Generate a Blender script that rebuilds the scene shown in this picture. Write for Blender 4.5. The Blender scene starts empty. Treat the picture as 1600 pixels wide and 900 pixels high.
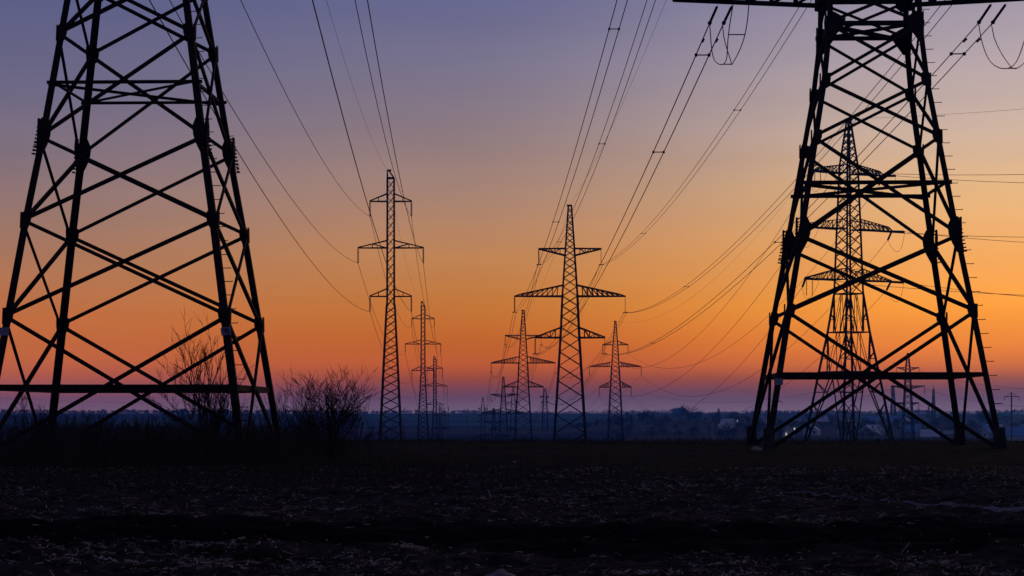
import bpy, math, random
import numpy as np
from mathutils import Vector as V

# ------------------------------------------------------------------ camera, sky, sun, exposure
S = bpy.context.scene
COL = S.collection
F, HY, CZ = 3333.0, 648.0, 1.6          # focal length in photo pixels, horizon row, eye height
cam = bpy.data.cameras.new('camera')
cam.sensor_width = 36.0
cam.lens = F / 1600 * 36
cam.shift_y = (HY - 450) / 1600
cam.clip_start, cam.clip_end = 0.5, 30000
co = bpy.data.objects.new('camera', cam)
co.location = (0, 0, CZ)
co.rotation_euler = (math.radians(90), 0, 0)
COL.objects.link(co)
S.camera = co
S.view_settings.view_transform = 'Standard'
S.view_settings.look = 'None'
S.view_settings.exposure = 0.0
S.view_settings.gamma = 1.0
S.cycles.max_bounces = 6
S.cycles.volume_bounces = 0
S.cycles.use_denoising = True


def lin(c):
    return tuple(((v / 255) / 12.92 if v / 255 <= 0.04045 else ((v / 255 + 0.055) / 1.055) ** 2.4) for v in c)


def build_world():
    w = bpy.data.worlds.new('World')
    S.world = w
    w.use_nodes = True
    nt = w.node_tree
    N, L = nt.nodes, nt.links
    bg = N['Background']
    tc = N.new('ShaderNodeTexCoord')
    sep = N.new('ShaderNodeSeparateXYZ')
    L.new(tc.outputs['Generated'], sep.inputs[0])

    def math_node(op, a, b=None, clamp=False):
        m = N.new('ShaderNodeMath')
        m.operation = op
        m.use_clamp = clamp
        for i, v in enumerate((a, b)):
            if v is None:
                continue
            if isinstance(v, (int, float)):
                m.inputs[i].default_value = v
            else:
                L.new(v, m.inputs[i])
        return m.outputs[0]
    zc = math_node('MAXIMUM', sep.outputs[2], 0.0)
    pos = math_node('SQRT', zc)                        # sqrt of the sine of elevation
    az = math_node('ARCTAN2', sep.outputs[0], sep.outputs[1])

    def ramp(stops, zen):
        r = N.new('ShaderNodeValToRGB')
        L.new(pos, r.inputs[0])
        pts = []
        for y, c in stops:
            t = max(0.0, (HY - y) / F)
            pts.append((math.sqrt(t / math.sqrt(1 + t * t)), [v * 0.6 for v in lin(c)]))
        pts += [(p, [v * 0.6 for v in lin(c)]) for p, c in zen]
        pts.sort()
        e = r.color_ramp.elements
        while len(e) > 1:
            e.remove(e[0])
        e[0].position, e[0].color = pts[0][0], (*pts[0][1], 1)
        for p, c in pts[1:]:
            k = e.new(p)
            k.color = (*c, 1)
        return r.outputs[0]
    zen = [(0.60, (78, 82, 126)), (0.75, (56, 62, 104)), (1.0, (40, 47, 84))]
    left = ramp([(648, (214, 166, 192)), (632, (200, 140, 154)), (610, (206, 113, 106)), (588, (224, 114, 68)), (558, (228, 120, 54)), (500, (213, 121, 58)),
                 (430, (190, 126, 86)), (350, (162, 125, 110)), (250, (134, 117, 128)), (150, (112, 107, 135)), (0, (93, 96, 137))], zen)
    mid = ramp([(648, (204, 172, 188)), (632, (182, 136, 148)), (612, (168, 96, 90)), (594, (194, 90, 34)), (570, (228, 108, 8)), (530, (220, 115, 8)),
                (470, (213, 130, 48)), (400, (204, 140, 84)), (300, (174, 137, 118)), (200, (146, 127, 133)), (100, (124, 118, 142)), (0, (106, 107, 146))], zen)
    right = ramp([(648, (216, 176, 190)), (630, (190, 140, 148)), (610, (164, 100, 98)), (592, (200, 105, 62)), (572, (252, 131, 40)), (540, (276, 154, 40)), (480, (282, 178, 54)),
                  (400, (264, 184, 98)), (300, (243, 193, 136)), (200, (216, 188, 170)), (100, (190, 172, 176)), (0, (162, 152, 170))],
                 [(0.55, (112, 110, 144)), (0.75, (62, 68, 110)), (1.0, (40, 47, 84))])
    anti = ramp([(648, (58, 54, 70)), (500, (70, 64, 82)), (200, (74, 70, 92)), (0, (70, 70, 96))], [(0.6, (60, 65, 98)), (1.0, (40, 47, 84))])

    def mix(f, a, b):
        m = N.new('ShaderNodeMix')
        m.data_type = 'RGBA'
        L.new(f, m.inputs[0])
        L.new(a, m.inputs[6])
        L.new(b, m.inputs[7])
        return m.outputs[2]

    def sstep(v, a, b):
        m = N.new('ShaderNodeMapRange')
        m.interpolation_type = 'SMOOTHSTEP'
        L.new(v, m.inputs[0])
        m.inputs[1].default_value, m.inputs[2].default_value = a, b
        return m.outputs[0]
    R = math.radians
    c = mix(sstep(az, R(-15), R(0.5)), left, mid)
    c = mix(sstep(az, R(-2), R(14.5)), c, right)
    off = math_node('ABSOLUTE', math_node('SUBTRACT', az, R(14)))
    off = math_node('MINIMUM', off, math_node('SUBTRACT', 2 * math.pi, off))
    c = mix(sstep(off, R(32), R(120)), c, anti)
    # very faint streaks of high cirrus keep the gradient from being perfectly smooth
    mp = N.new('ShaderNodeMapping')
    mp.inputs['Scale'].default_value = (3, 3, 26)
    L.new(tc.outputs['Generated'], mp.inputs[0])
    nz = N.new('ShaderNodeTexNoise')
    nz.inputs['Scale'].default_value = 2.0
    nz.inputs['Detail'].default_value = 3
    L.new(mp.outputs[0], nz.inputs[0])
    mr = N.new('ShaderNodeMapRange')
    L.new(nz.outputs[0], mr.inputs[0])
    mr.inputs[1].default_value, mr.inputs[2].default_value = 0.3, 0.7
    mr.inputs[3].default_value, mr.inputs[4].default_value = 0.965, 1.035
    sc = N.new('ShaderNodeVectorMath')
    sc.operation = 'SCALE'
    L.new(c, sc.inputs[0])
    L.new(mr.outputs[0], sc.inputs['Scale'])
    L.new(sc.outputs[0], bg.inputs[0])
    bg.inputs[1].default_value = 1 / 0.6


build_world()
sl = bpy.data.lights.new('sun', 'SUN')
sl.energy = 0.10
sl.angle = math.radians(2.0)
sl.color = (1.0, 0.5, 0.22)
so = bpy.data.objects.new('sun', sl)
_d = V((-math.sin(math.radians(20)) * -1, math.cos(math.radians(20)), math.tan(math.radians(1.6))))   # towards the sun
so.rotation_euler = _d.to_track_quat('Z', 'Y').to_euler()
so.location = (100, 300, 60)
COL.objects.link(so)

# ------------------------------------------------------------------ helpers
rnd = random.Random(7)


def px(x, y, Y):
    """world point seen at photo pixel (x, y) at distance Y"""
    return V(((x - 800) / F * Y, Y, CZ + (HY - y) / F * Y))


class MB:
    def __init__(s):
        s.v, s.f = [], []

    def add(s, vs, fs):
        b = len(s.v)
        s.v += [tuple(p) for p in vs]
        s.f += [tuple(i + b for i in q) for q in fs]

    def box(s, c, ux, uy, uz):
        c = V(c)
        p = [c + ux * a + uy * b + uz * d for d in (-1, 1) for b in (-1, 1) for a in (-1, 1)]
        s.add(p, [(0, 2, 3, 1), (4, 5, 7, 6), (0, 1, 5, 4), (2, 6, 7, 3), (0, 4, 6, 2), (1, 3, 7, 5)])

    def bar(s, p0, p1, w, n=None, h=None):
        p0, p1 = V(p0), V(p1)
        d = p1 - p0
        if d.length < 1e-6:
            return
        d.normalize()
        n = V(n) if n is not None else (V((0, 0, 1)) if abs(d.z) < 0.9 else V((0, 1, 0)))
        a = d.cross(n)
        if a.length < 1e-4:
            a = d.cross(V((1, 0, 0)))
        a.normalize()
        b = a.cross(d)
        a *= w / 2
        b *= (h or w) / 2
        q = [p + a * i + b * j for p in (p0, p1) for i, j in ((-1, -1), (1, -1), (1, 1), (-1, 1))]
        s.add(q, [(0, 1, 5, 4), (1, 2, 6, 5), (2, 3, 7, 6), (3, 0, 4, 7), (3, 2, 1, 0), (4, 5, 6, 7)])

    def angle(s, p0, p1, u, n, size, th=0.022, size2=None):
        """L-section: one flange of width size centred along u in the plane, the other running along n from one edge"""
        p0, p1, u, n = V(p0), V(p1), V(u).normalized(), V(n).normalized()
        s2 = size2 or size * 0.8
        prof = [(-size / 2, 0), (size / 2, 0), (size / 2, th), (-size / 2 + th, th), (-size / 2 + th, s2), (-size / 2, s2)]
        q = [p + u * a + n * b for p in (p0, p1) for a, b in prof]
        s.add(q, [(i, (i + 1) % 6, 6 + (i + 1) % 6, 6 + i) for i in range(6)] + [(5, 4, 3, 2, 1, 0), (6, 7, 8, 9, 10, 11)])

    def tube(s, pts, rad, k=4, cap=False):
        n = len(pts)
        pts = [V(p) for p in pts]
        rr = rad if isinstance(rad, (list, tuple)) else [rad] * n
        vs = []
        ref = None
        for i in range(n):
            d = (pts[min(i + 1, n - 1)] - pts[max(i - 1, 0)])
            d.normalize()
            a = d.cross(V((0, 0, 1))) if ref is None else ref - d * ref.dot(d)
            if a.length < 1e-3:
                a = d.cross(V((1, 0, 0)))
            a.normalize()
            ref = a
            b = d.cross(a)
            for j in range(k):
                t = 2 * math.pi * j / k
                vs.append(pts[i] + (a * math.cos(t) + b * math.sin(t)) * rr[i])
        fs = [(i * k + j, i * k + (j + 1) % k, (i + 1) * k + (j + 1) % k, (i + 1) * k + j) for i in range(n - 1) for j in range(k)]
        if cap:
            fs += [tuple(range(k))[::-1], tuple((n - 1) * k + j for j in range(k))]
        s.add(vs, fs)

    def plate(s, c, u, w, n, pts, th):
        """flat plate: outline pts in (u, w), thickness th along n"""
        c, u, w, n = V(c), V(u), V(w), V(n).normalized()
        m = len(pts)
        q = [c + u * a + w * b + n * z for z in (-th / 2, th / 2) for a, b in pts]
        s.add(q, [tuple(range(m))[::-1], tuple(range(m, 2 * m))] + [(i, (i + 1) % m, m + (i + 1) % m, m + i) for i in range(m)])

    def mesh(s, name, mat, off=(0, 0, 0), smooth=False):
        me = bpy.data.meshes.new(name)
        o = V(off)
        me.from_pydata([(p[0] - o.x, p[1] - o.y, p[2] - o.z) for p in s.v], [], s.f)
        if mat:
            me.materials.append(mat)
        if smooth:
            me.polygons.foreach_set('use_smooth', [True] * len(me.polygons))
        return me

    def build(s, name, mat, parent=None, off=(0, 0, 0), smooth=False, kind=None):
        """one mesh object; world vertices, shifted by the parent's location"""
        off = parent_loc(parent) if parent is not None else V(off)
        ob = bpy.data.objects.new(name, s.mesh(name, mat, off, smooth))
        if parent is None:
            ob.location = off
        else:
            ob.parent = parent
        if kind:
            ob['kind'] = kind
        COL.objects.link(ob)
        return ob


def parent_loc(p):
    l = V((0, 0, 0))
    while p is not None:
        l += V(p.location)
        p = p.parent
    return l


def tag(o, label=None, cat=None, group=None, kind=None):
    for k, v in (('label', label), ('category', cat), ('group', group), ('kind', kind)):
        if v:
            o[k] = v
    return o


def empty(name, loc, label, cat, group=None):
    o = bpy.data.objects.new(name, None)
    o.location = loc
    o.empty_display_size = 0.5
    COL.objects.link(o)
    return tag(o, label, cat, group)


def material(name, base, rough=0.8, metal=0.0, var=0.25, scale=6.0, bump=0.0, base2=None, emit=None, spec=0.3, detail=5):
    m = bpy.data.materials.new(name)
    m.use_nodes = True
    nt = m.node_tree
    N, L = nt.nodes, nt.links
    b = N['Principled BSDF']
    b.inputs['Roughness'].default_value = rough
    b.inputs['Metallic'].default_value = metal
    b.inputs['Specular IOR Level'].default_value = spec
    tc = N.new('ShaderNodeTexCoord')
    nz = N.new('ShaderNodeTexNoise')
    nz.inputs['Scale'].default_value = scale
    nz.inputs['Detail'].default_value = detail
    L.new(tc.outputs['Object'], nz.inputs[0])
    r = N.new('ShaderNodeValToRGB')
    r.color_ramp.elements[0].position, r.color_ramp.elements[1].position = 0.3, 0.7
    c2 = base2 or tuple(v * (1 + var) for v in base)
    r.color_ramp.elements[0].color = (*[v * (1 - var) for v in base], 1)
    r.color_ramp.elements[1].color = (*c2, 1)
    L.new(nz.outputs[0], r.inputs[0])
    L.new(r.outputs[0], b.inputs['Base Color'])
    if bump:
        bp = N.new('ShaderNodeBump')
        bp.inputs['Strength'].default_value = bump
        bp.inputs['Distance'].default_value = 0.02
        L.new(nz.outputs[0], bp.inputs['Height'])
        L.new(bp.outputs[0], b.inputs['Normal'])
    if emit:
        b.inputs['Emission Color'].default_value = (*emit[:3], 1)
        b.inputs['Emission Strength'].default_value = emit[3]
    return m


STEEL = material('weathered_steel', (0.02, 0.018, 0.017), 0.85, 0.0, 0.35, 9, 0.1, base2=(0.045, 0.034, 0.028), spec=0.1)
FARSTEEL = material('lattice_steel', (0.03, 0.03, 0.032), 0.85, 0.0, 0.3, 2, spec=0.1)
CABLE = material('stranded_aluminium', (0.06, 0.06, 0.062), 0.7, 0.0, 0.2, 30, spec=0.2)
GLASS = material('insulator_porcelain', (0.05, 0.03, 0.022), 0.45, 0.0, 0.3, 20, spec=0.2)
CONC = material('old_concrete', (0.05, 0.047, 0.045), 0.95, 0, 0.35, 5, 0.4, spec=0.1)
POLE = material('concrete_pole', (0.22, 0.215, 0.21), 0.95, 0, 0.25, 3, spec=0.1)
PALEPOLE = material('whitewashed_pole', (0.5, 0.5, 0.5), 0.95, 0, 0.25, 3, spec=0.1)
SIGN = material('number_plate_enamel', (0.34, 0.34, 0.5), 0.5, 0, 0.12, 14, spec=0.2)
SIGNINK = material('number_plate_digits', (0.02, 0.02, 0.03), 0.6, 0, 0.1, 14)
TWIG = material('bare_twigs', (0.035, 0.026, 0.022), 0.95, 0, 0.4, 8, spec=0.05)
WEED = material('dry_weed_stems', (0.055, 0.04, 0.028), 0.95, 0, 0.5, 0.6, spec=0.05)
STRAW = material('maize_straw', (0.06, 0.04, 0.03), 0.85, 0, 0.5, 5.0, spec=0.2, base2=(0.68, 0.52, 0.40), detail=8)
_r = [n for n in STRAW.node_tree.nodes if n.type == 'VALTORGB'][0].color_ramp.elements
_r[0].position, _r[1].position = 0.46, 0.66
CROWN = material('bare_tree_crown', (0.035, 0.03, 0.026), 0.95, 0, 0.4, 0.5, spec=0.05)
CONIFER = material('conifer_needles', (0.025, 0.035, 0.02), 0.95, 0, 0.4, 0.6, spec=0.05)
BARK = material('bark', (0.05, 0.04, 0.035), 0.95, 0, 0.3, 3, spec=0.05)
WALLS = [material('whitewashed_wall', (0.78, 0.77, 0.74), 0.95, 0, 0.08, 0.4, spec=0.1), material('brick_wall', (0.22, 0.13, 0.1), 0.95, 0, 0.2, 1.2, spec=0.1),
         material('grey_render_wall', (0.3, 0.29, 0.28), 0.95, 0, 0.15, 0.6, spec=0.1)]
ROOFS = {'slate': material('grey_slate_roof', (0.26, 0.27, 0.29), 0.8, 0, 0.2, 1.5, spec=0.2), 'teal': material('green_sheet_roof', (0.07, 0.42, 0.34), 0.6, 0, 0.15, 1, spec=0.3),
         'metal': material('pale_sheet_roof', (0.78, 0.8, 0.82), 0.6, 0, 0.12, 1, spec=0.3), 'blue': material('blue_sheet_roof', (0.22, 0.42, 0.72), 0.6, 0, 0.15, 1, spec=0.3),
         'dark': material('dark_tile_roof', (0.09, 0.07, 0.065), 0.9, 0, 0.3, 1.5, spec=0.1)}
PANE = material('window_pane', (0.03, 0.03, 0.035), 0.2, 0, 0.2, 3, spec=0.5)
LIT = material('lit_window_pane', (0.6, 0.6, 0.6), 0.5, 0, 0.05, 3, emit=(1.0, 0.93, 0.85, 0.5))
CLOD = material('pale_stone', (0.38, 0.29, 0.27), 0.9, 0, 0.3, 9, 0.6, spec=0.1)


# ------------------------------------------------------------------ terrain
LP = [(-80, 0), (0, 0), (22, 0.02), (45, .15), (80, .42), (98, .40), (115, .1), (150, -1.0), (250, -3), (330, -4.5), (470, -7.4), (607, -10.2), (750, -13.5), (871, -18.6),
      (1000, -27), (1135, -37.8), (1260, -38), (1400, -20), (1500, -12), (1690, -9), (1800, -12), (2200, -15), (2800, -9), (3400, -2), (4000, 3.6), (4600, 4), (6600, -12)]
RP = [(-80, 0), (0, 0), (22, 0.02), (45, .15), (80, .42), (98, .40), (115, .1), (150, -1.0), (250, -3.2), (330, -4.6), (480, -8), (754, -9.3), (930, -11), (1050, -12), (1150, -12.3),
      (1300, -10.5), (1500, -8), (1800, -5), (2200, -2.4), (2600, -2.5), (3000, -1.0), (3600, 1.5), (4000, 4), (4600, 4), (6600, -12)]


def vnoise(x, y, seed):
    xi, yi = np.floor(x).astype(np.int64), np.floor(y).astype(np.int64)
    fx, fy = x - xi, y - yi
    fx, fy = fx * fx * (3 - 2 * fx), fy * fy * (3 - 2 * fy)

    def h(a, b):
        n = (a * 374761393 + b * 668265263 + seed * 1442695041) & 0x7fffffff
        n = ((n ^ (n >> 13)) * 1274126177) & 0x7fffffff
        return ((n ^ (n >> 16)) & 0xffff) / 65535.0
    return (h(xi, yi) * (1 - fx) + h(xi + 1, yi) * fx) * (1 - fy) + (h(xi, yi + 1) * (1 - fx) + h(xi + 1, yi + 1) * fx) * fy


def ground_np(X, Y, fine=True):
    u = X / np.maximum(Y, 30)
    s = np.clip((u - 0.015) / 0.045, 0, 1)
    s = s * s * (3 - 2 * s)
    zl = np.interp(Y, [p[0] for p in LP], [p[1] for p in LP])
    zr = np.interp(Y, [p[0] for p in RP], [p[1] for p in RP])
    z = zl * (1 - s) + zr * s
    far = np.clip((Y - 600) / 1500, 0, 1)
    z = z + far * (vnoise(X / 420, Y / 500, 3) - 0.5) * 2.6 + far * (vnoise(X / 150, Y / 200, 4) - 0.5) * 0.8
    if fine:
        near = np.clip((115 - Y) / 20, 0, 1) * np.clip((Y + 20) / 30, 0, 1)
        soil = np.clip((52 - Y + 3 * np.sin(X * .3)) / 6, 0.25, 1)
        z = z + near * ((vnoise(X / 5, Y / 7, 11) - .5) * .10 + soil * ((vnoise(X / .7, Y / .9, 12) - .5) * .12 + (vnoise(X / .25, Y / .3, 13) - .5) * .11))
        c = 27.4 + 0.5 * np.sin(X * 0.21) + 0.35 * np.sin(X * 0.57 + 1)
        z = z - 0.22 * np.exp(-((Y - c) / 2.0) ** 4) + 0.10 * np.exp(-((Y - c + 3.0) / 0.7) ** 2)
    return z


def ground(X, Y):
    return float(ground_np(np.array([float(X)]), np.array([float(Y)]))[0])


def build_ground():
    ys = [-70., -50, -30, -15, -5, 2, 7, 11, 14]
    y = 15.0
    while y < 56:
        ys.append(y); y += 0.13
    while y < 122:
        ys.append(y); y += 0.33
    while y < 6600:
        ys.append(y); y *= 1.022
    ys = np.array(ys)
    us = np.concatenate([np.linspace(-0.8, -0.27, 36)[:-1], np.linspace(-0.27, 0.27, 300), np.linspace(0.27, 0.8, 36)[1:]])
    Yg, Ug = np.meshgrid(ys, us, indexing='ij')
    Xg = Ug * (np.maximum(Yg, 0) + 45)
    Zg = ground_np(Xg, Yg)
    nr, nc = Yg.shape
    verts = np.stack([Xg, Yg, Zg], -1).reshape(-1, 3)
    i = np.arange(nr - 1)[:, None] * nc + np.arange(nc - 1)[None]
    q = np.stack([i, i + 1, i + nc + 1, i + nc], -1).reshape(-1, 4)
    me = bpy.data.meshes.new('field')
    me.vertices.add(len(verts)); me.vertices.foreach_set('co', verts.ravel())
    me.loops.add(q.size); me.loops.foreach_set('vertex_index', q.ravel())
    me.polygons.add(len(q)); me.polygons.foreach_set('loop_start', np.arange(len(q)) * 4)
    me.polygons.foreach_set('loop_total', np.full(len(q), 4))
    me.polygons.foreach_set('use_smooth', np.ones(len(q), bool))
    me.update()
    m = bpy.data.materials.new('field_soil')
    m.use_nodes = True
    nt = m.node_tree
    N, L = nt.nodes, nt.links
    b = N['Principled BSDF']
    b.inputs['Roughness'].default_value = 1.0
    b.inputs['Specular IOR Level'].default_value = 0.02
    tc = N.new('ShaderNodeTexCoord')
    sep = N.new('ShaderNodeSeparateXYZ')
    L.new(tc.outputs['Object'], sep.inputs[0])

    def noise(scale, det=5):
        n = N.new('ShaderNodeTexNoise')
        n.inputs['Scale'].default_value = scale
        n.inputs['Detail'].default_value = det
        L.new(tc.outputs['Object'], n.inputs[0])
        return n.outputs[0]

    def mth(op, a, c=None):
        k = N.new('ShaderNodeMath'); k.operation = op
        for j, v in enumerate((a, c)):
            if v is None: continue
            if isinstance(v, (int, float)): k.inputs[j].default_value = v
            else: L.new(v, k.inputs[j])
        return k.outputs[0]

    def rng(v, a, c):
        k = N.new('ShaderNodeMapRange'); k.interpolation_type = 'SMOOTHSTEP'
        L.new(v, k.inputs[0]); k.inputs[1].default_value = a; k.inputs[2].default_value = c
        return k.outputs[0]

    def mixc(f, a, c):
        k = N.new('ShaderNodeMix'); k.data_type = 'RGBA'
        L.new(f, k.inputs[0])
        for j, v in ((6, a), (7, c)):
            if isinstance(v, tuple): k.inputs[j].default_value = (*v, 1)
            else: L.new(v, k.inputs[j])
        return k.outputs[2]
    n1, n2, n3 = noise(3.5, 6), noise(0.35), noise(0.004, 6)
    soil = mixc(rng(n1, .35, .7), (0.018, 0.011, 0.008), (0.085, 0.055, 0.042))
    grass = mixc(rng(noise(1.6, 6), .3, .7), (0.011, 0.0105, 0.0045), (0.036, 0.033, 0.013))
    yw = mth('ADD', sep.outputs[1], mth('MULTIPLY', mth('SUBTRACT', n2, 0.5), 14.0))
    c = mixc(rng(yw, 47, 56), soil, grass)
    # ploughed furrow without straw, its ridge shadow painted into the soil colour
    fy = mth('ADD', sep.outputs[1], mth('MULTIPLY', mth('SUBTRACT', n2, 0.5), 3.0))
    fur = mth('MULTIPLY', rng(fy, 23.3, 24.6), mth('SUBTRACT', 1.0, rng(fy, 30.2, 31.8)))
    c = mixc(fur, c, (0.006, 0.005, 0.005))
    far = mixc(rng(n3, .42, .6), (0.045, 0.04, 0.04), (0.10, 0.095, 0.08))
    wheat = mixc(rng(noise(0.0016, 3), .40, .56), (0.07, 0.22, 0.13), (0.06, 0.09, 0.08))
    c = mixc(rng(sep.outputs[1], 105, 220), c, far)
    c = mixc(rng(sep.outputs[1], 1760, 1900), c, wheat)
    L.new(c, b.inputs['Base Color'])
    bp = N.new('ShaderNodeBump')
    bp.inputs['Strength'].default_value = 0.6
    bp.inputs['Distance'].default_value = 0.05
    L.new(noise(9, 8), bp.inputs['Height'])
    L.new(bp.outputs[0], b.inputs['Normal'])
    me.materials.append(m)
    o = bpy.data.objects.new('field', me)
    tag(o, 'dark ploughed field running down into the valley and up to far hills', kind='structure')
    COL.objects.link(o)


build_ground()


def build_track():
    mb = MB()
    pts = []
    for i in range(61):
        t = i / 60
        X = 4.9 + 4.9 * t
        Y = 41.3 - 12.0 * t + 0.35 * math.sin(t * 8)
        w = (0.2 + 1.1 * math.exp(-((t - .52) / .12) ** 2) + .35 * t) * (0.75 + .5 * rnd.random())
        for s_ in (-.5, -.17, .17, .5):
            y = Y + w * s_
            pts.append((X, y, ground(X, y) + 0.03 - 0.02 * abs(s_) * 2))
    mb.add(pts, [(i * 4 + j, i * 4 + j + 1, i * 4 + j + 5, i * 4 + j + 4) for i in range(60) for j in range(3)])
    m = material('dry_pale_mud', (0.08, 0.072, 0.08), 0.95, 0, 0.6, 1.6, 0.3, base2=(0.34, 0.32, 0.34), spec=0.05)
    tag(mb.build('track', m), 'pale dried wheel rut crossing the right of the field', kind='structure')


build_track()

# ------------------------------------------------------------------ near lattice pylons


def lerp_table(tab, z):
    return float(np.interp(z, [t[0] for t in tab], [t[1] for t in tab]))


class NearTower:
    def __init__(s, name, label, cx, cy, yaw, wtab, levels):
        s.c, s.w, s.levels = V((cx, cy, 0)), wtab, levels
        s.g = ground_np(np.array([cx]), np.array([cy]), False)[0]
        s.root = empty(name, (cx, cy, s.g), label, 'pylon', None)
        s.ux, s.uy = V((math.cos(yaw), -math.sin(yaw), 0)), V((math.sin(yaw), math.cos(yaw), 0))

    def corner(s, k, z):
        h = lerp_table(s.w, z) / 2
        sx, sy = ((-1, -1), (1, -1), (1, 1), (-1, 1))[k]
        return s.c + s.ux * (sx * h) + s.uy * (sy * h) + V((0, 0, z))

    def face(s, k):
        n = (-s.uy, s.ux, s.uy, -s.ux)[k]
        u = (s.ux, s.uy, -s.ux, -s.uy)[k]
        return k, (k + 1) % 4, n, u

    def legs(s, size_lo, size_hi, ztop):
        zs = [z for z in s.levels if z <= ztop]
        for k in range(4):
            sx, sy = ((1, 1), (-1, 1), (-1, -1), (1, -1))[k]
            mb = MB()
            for z0, z1 in zip(zs[:-1], zs[1:]):
                sz = size_lo + (size_hi - size_lo) * (z0 - zs[0]) / (ztop - zs[0])
                th = 0.028
                prof = [(0, 0), (sz, 0), (sz, th), (th, th), (th, sz), (0, sz)]
                q = [s.corner(k, z) + s.ux * (sx * a) + s.uy * (sy * b) for z in (z0 - 0.06, z1 + 0.06) for a, b in prof]
                mb.add(q, [(i, (i + 1) % 6, 6 + (i + 1) % 6, 6 + i) for i in range(6)] + [(5, 4, 3, 2, 1, 0), (6, 7, 8, 9, 10, 11)])
            mb.build('leg', STEEL, s.root)

    def brace(s, a, b, n, size, inset, name='brace'):
        d = (b - a).normalized()
        n = V(n)
        u = d.cross(n)
        if u.z < 0:
            u = -u
        mb = MB()
        mb.angle(a - n * inset, b - n * inset, u, -n, size, 0.018)
        mb.build(name, STEEL, s.root)

    def panel(s, z0, z1, size):
        for k in range(4):
            a, b, n, u = s.face(k)
            for (p, q), ins in (((s.corner(a, z0), s.corner(b, z1)), -0.022), ((s.corner(b, z0), s.corner(a, z1)), 0.032)):
                d = (q - p).normalized()
                s.brace(p + d * .12, q - d * .12, n, size * rnd.uniform(.96, 1.04), ins)

    def ring(s, z, size, name='horizontal_strut', extra=0.0, faces=range(4)):
        for k in faces:
            a, b, n, u = s.face(k)
            s.brace(s.corner(a, z) - u * extra, s.corner(b, z) + u * extra, n, size, 0.09, name)

    def diaphragm(s, z, size):
        s.ring(z, size, extra=0.1)
        for p, q, dz in ((0, 2, 0.0), (1, 3, 0.08)):
            mb = MB()
            a, b = s.corner(p, z + dz - .04), s.corner(q, z + dz - .04)
            mb.angle(a, b, (b - a).cross(V((0, 0, 1))), (0, 0, -1), size, 0.016)
            mb.build('diaphragm_strut', STEEL, s.root)

    def gussets(s, z, w, h, name='gusset_plate', shape=None, th=0.03):
        shape = shape or [(-0.35, -.5), (.45, -.5), (.62, -.12), (.62, .12), (.45, .5), (-0.35, .5)]
        for k in range(4):
            a, b, n, u = s.face(k)
            for c, uu in ((s.corner(a, z), u), (s.corner(b, z), -u)):
                leg = (V((0, 0, 1)) + uu * ((lerp_table(s.w, z - 1) - lerp_table(s.w, z + 1)) / 4))
                mb = MB()
                mb.plate(c + uu * .1 + n * 0.05, uu * w, leg * h, n, shape, th)
                mb.build(name, STEEL, s.root)

    def splice(s, z, h, w):
        s.gussets(z, w, h, 'splice_plate', [(-0.28, -.5), (.22, -.5), (.5, -.22), (.62, 0), (.6, .25), (.2, .5), (-0.28, .5)], 0.05)
        mb = MB()
        for k in range(4):
            a, b, n, u = s.face(k)
            for c, uu in ((a, u), (b, -u)):
                for i in range(10):
                    zz = z + (i / 9 - .5) * h * .92
                    p = s.corner(c, zz)
                    mb.box(p + uu * .06 + n * 0.10, uu * .022, V((0, 0, .022)), n * .045)
                    mb.box(p + uu * .17 + n * 0.09, uu * .022, V((0, 0, .022)), n * .035)
        mb.build('splice_bolt', STEEL, s.root, kind='stuff')

    def step_bolts(s, k, z0, z1, dirv, step=0.42, ln=.27):
        mb = MB()
        z = z0
        i = 0
        while z < z1:
            c = s.corner(k, z)
            d = V(dirv).normalized()
            mb.tube([c + d * .0, c + d * ln, c + d * ln + V((0, 0, .03))], 0.014, 5, True)
            z += step * rnd.uniform(.97, 1.03)
        mb.build('step_bolt', STEEL, s.root, kind='stuff')

    def footing(s, zt, size):
        for k in range(4):
            p = s.corner(k, zt)
            g = ground(p.x, p.y)
            mb = MB()
            for z0, z1, a, b in ((g - .5, zt - .1, size * .72, size * .5),):
                q = [V((p.x, p.y, z)) + s.ux * (i * w) + s.uy * (j * w) for z, w in ((z0, a), (z1, b), (z1 + .06, b - .06)) for i, j in ((-1, -1), (1, -1), (1, 1), (-1, 1))]
                mb.add(q, [(r * 4 + i, r * 4 + (i + 1) % 4, r * 4 + 4 + (i + 1) % 4, r * 4 + 4 + i) for r in (0, 1) for i in range(4)] + [(8, 9, 10, 11)])
            mb.build('concrete_footing', CONC, s.root)

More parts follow.
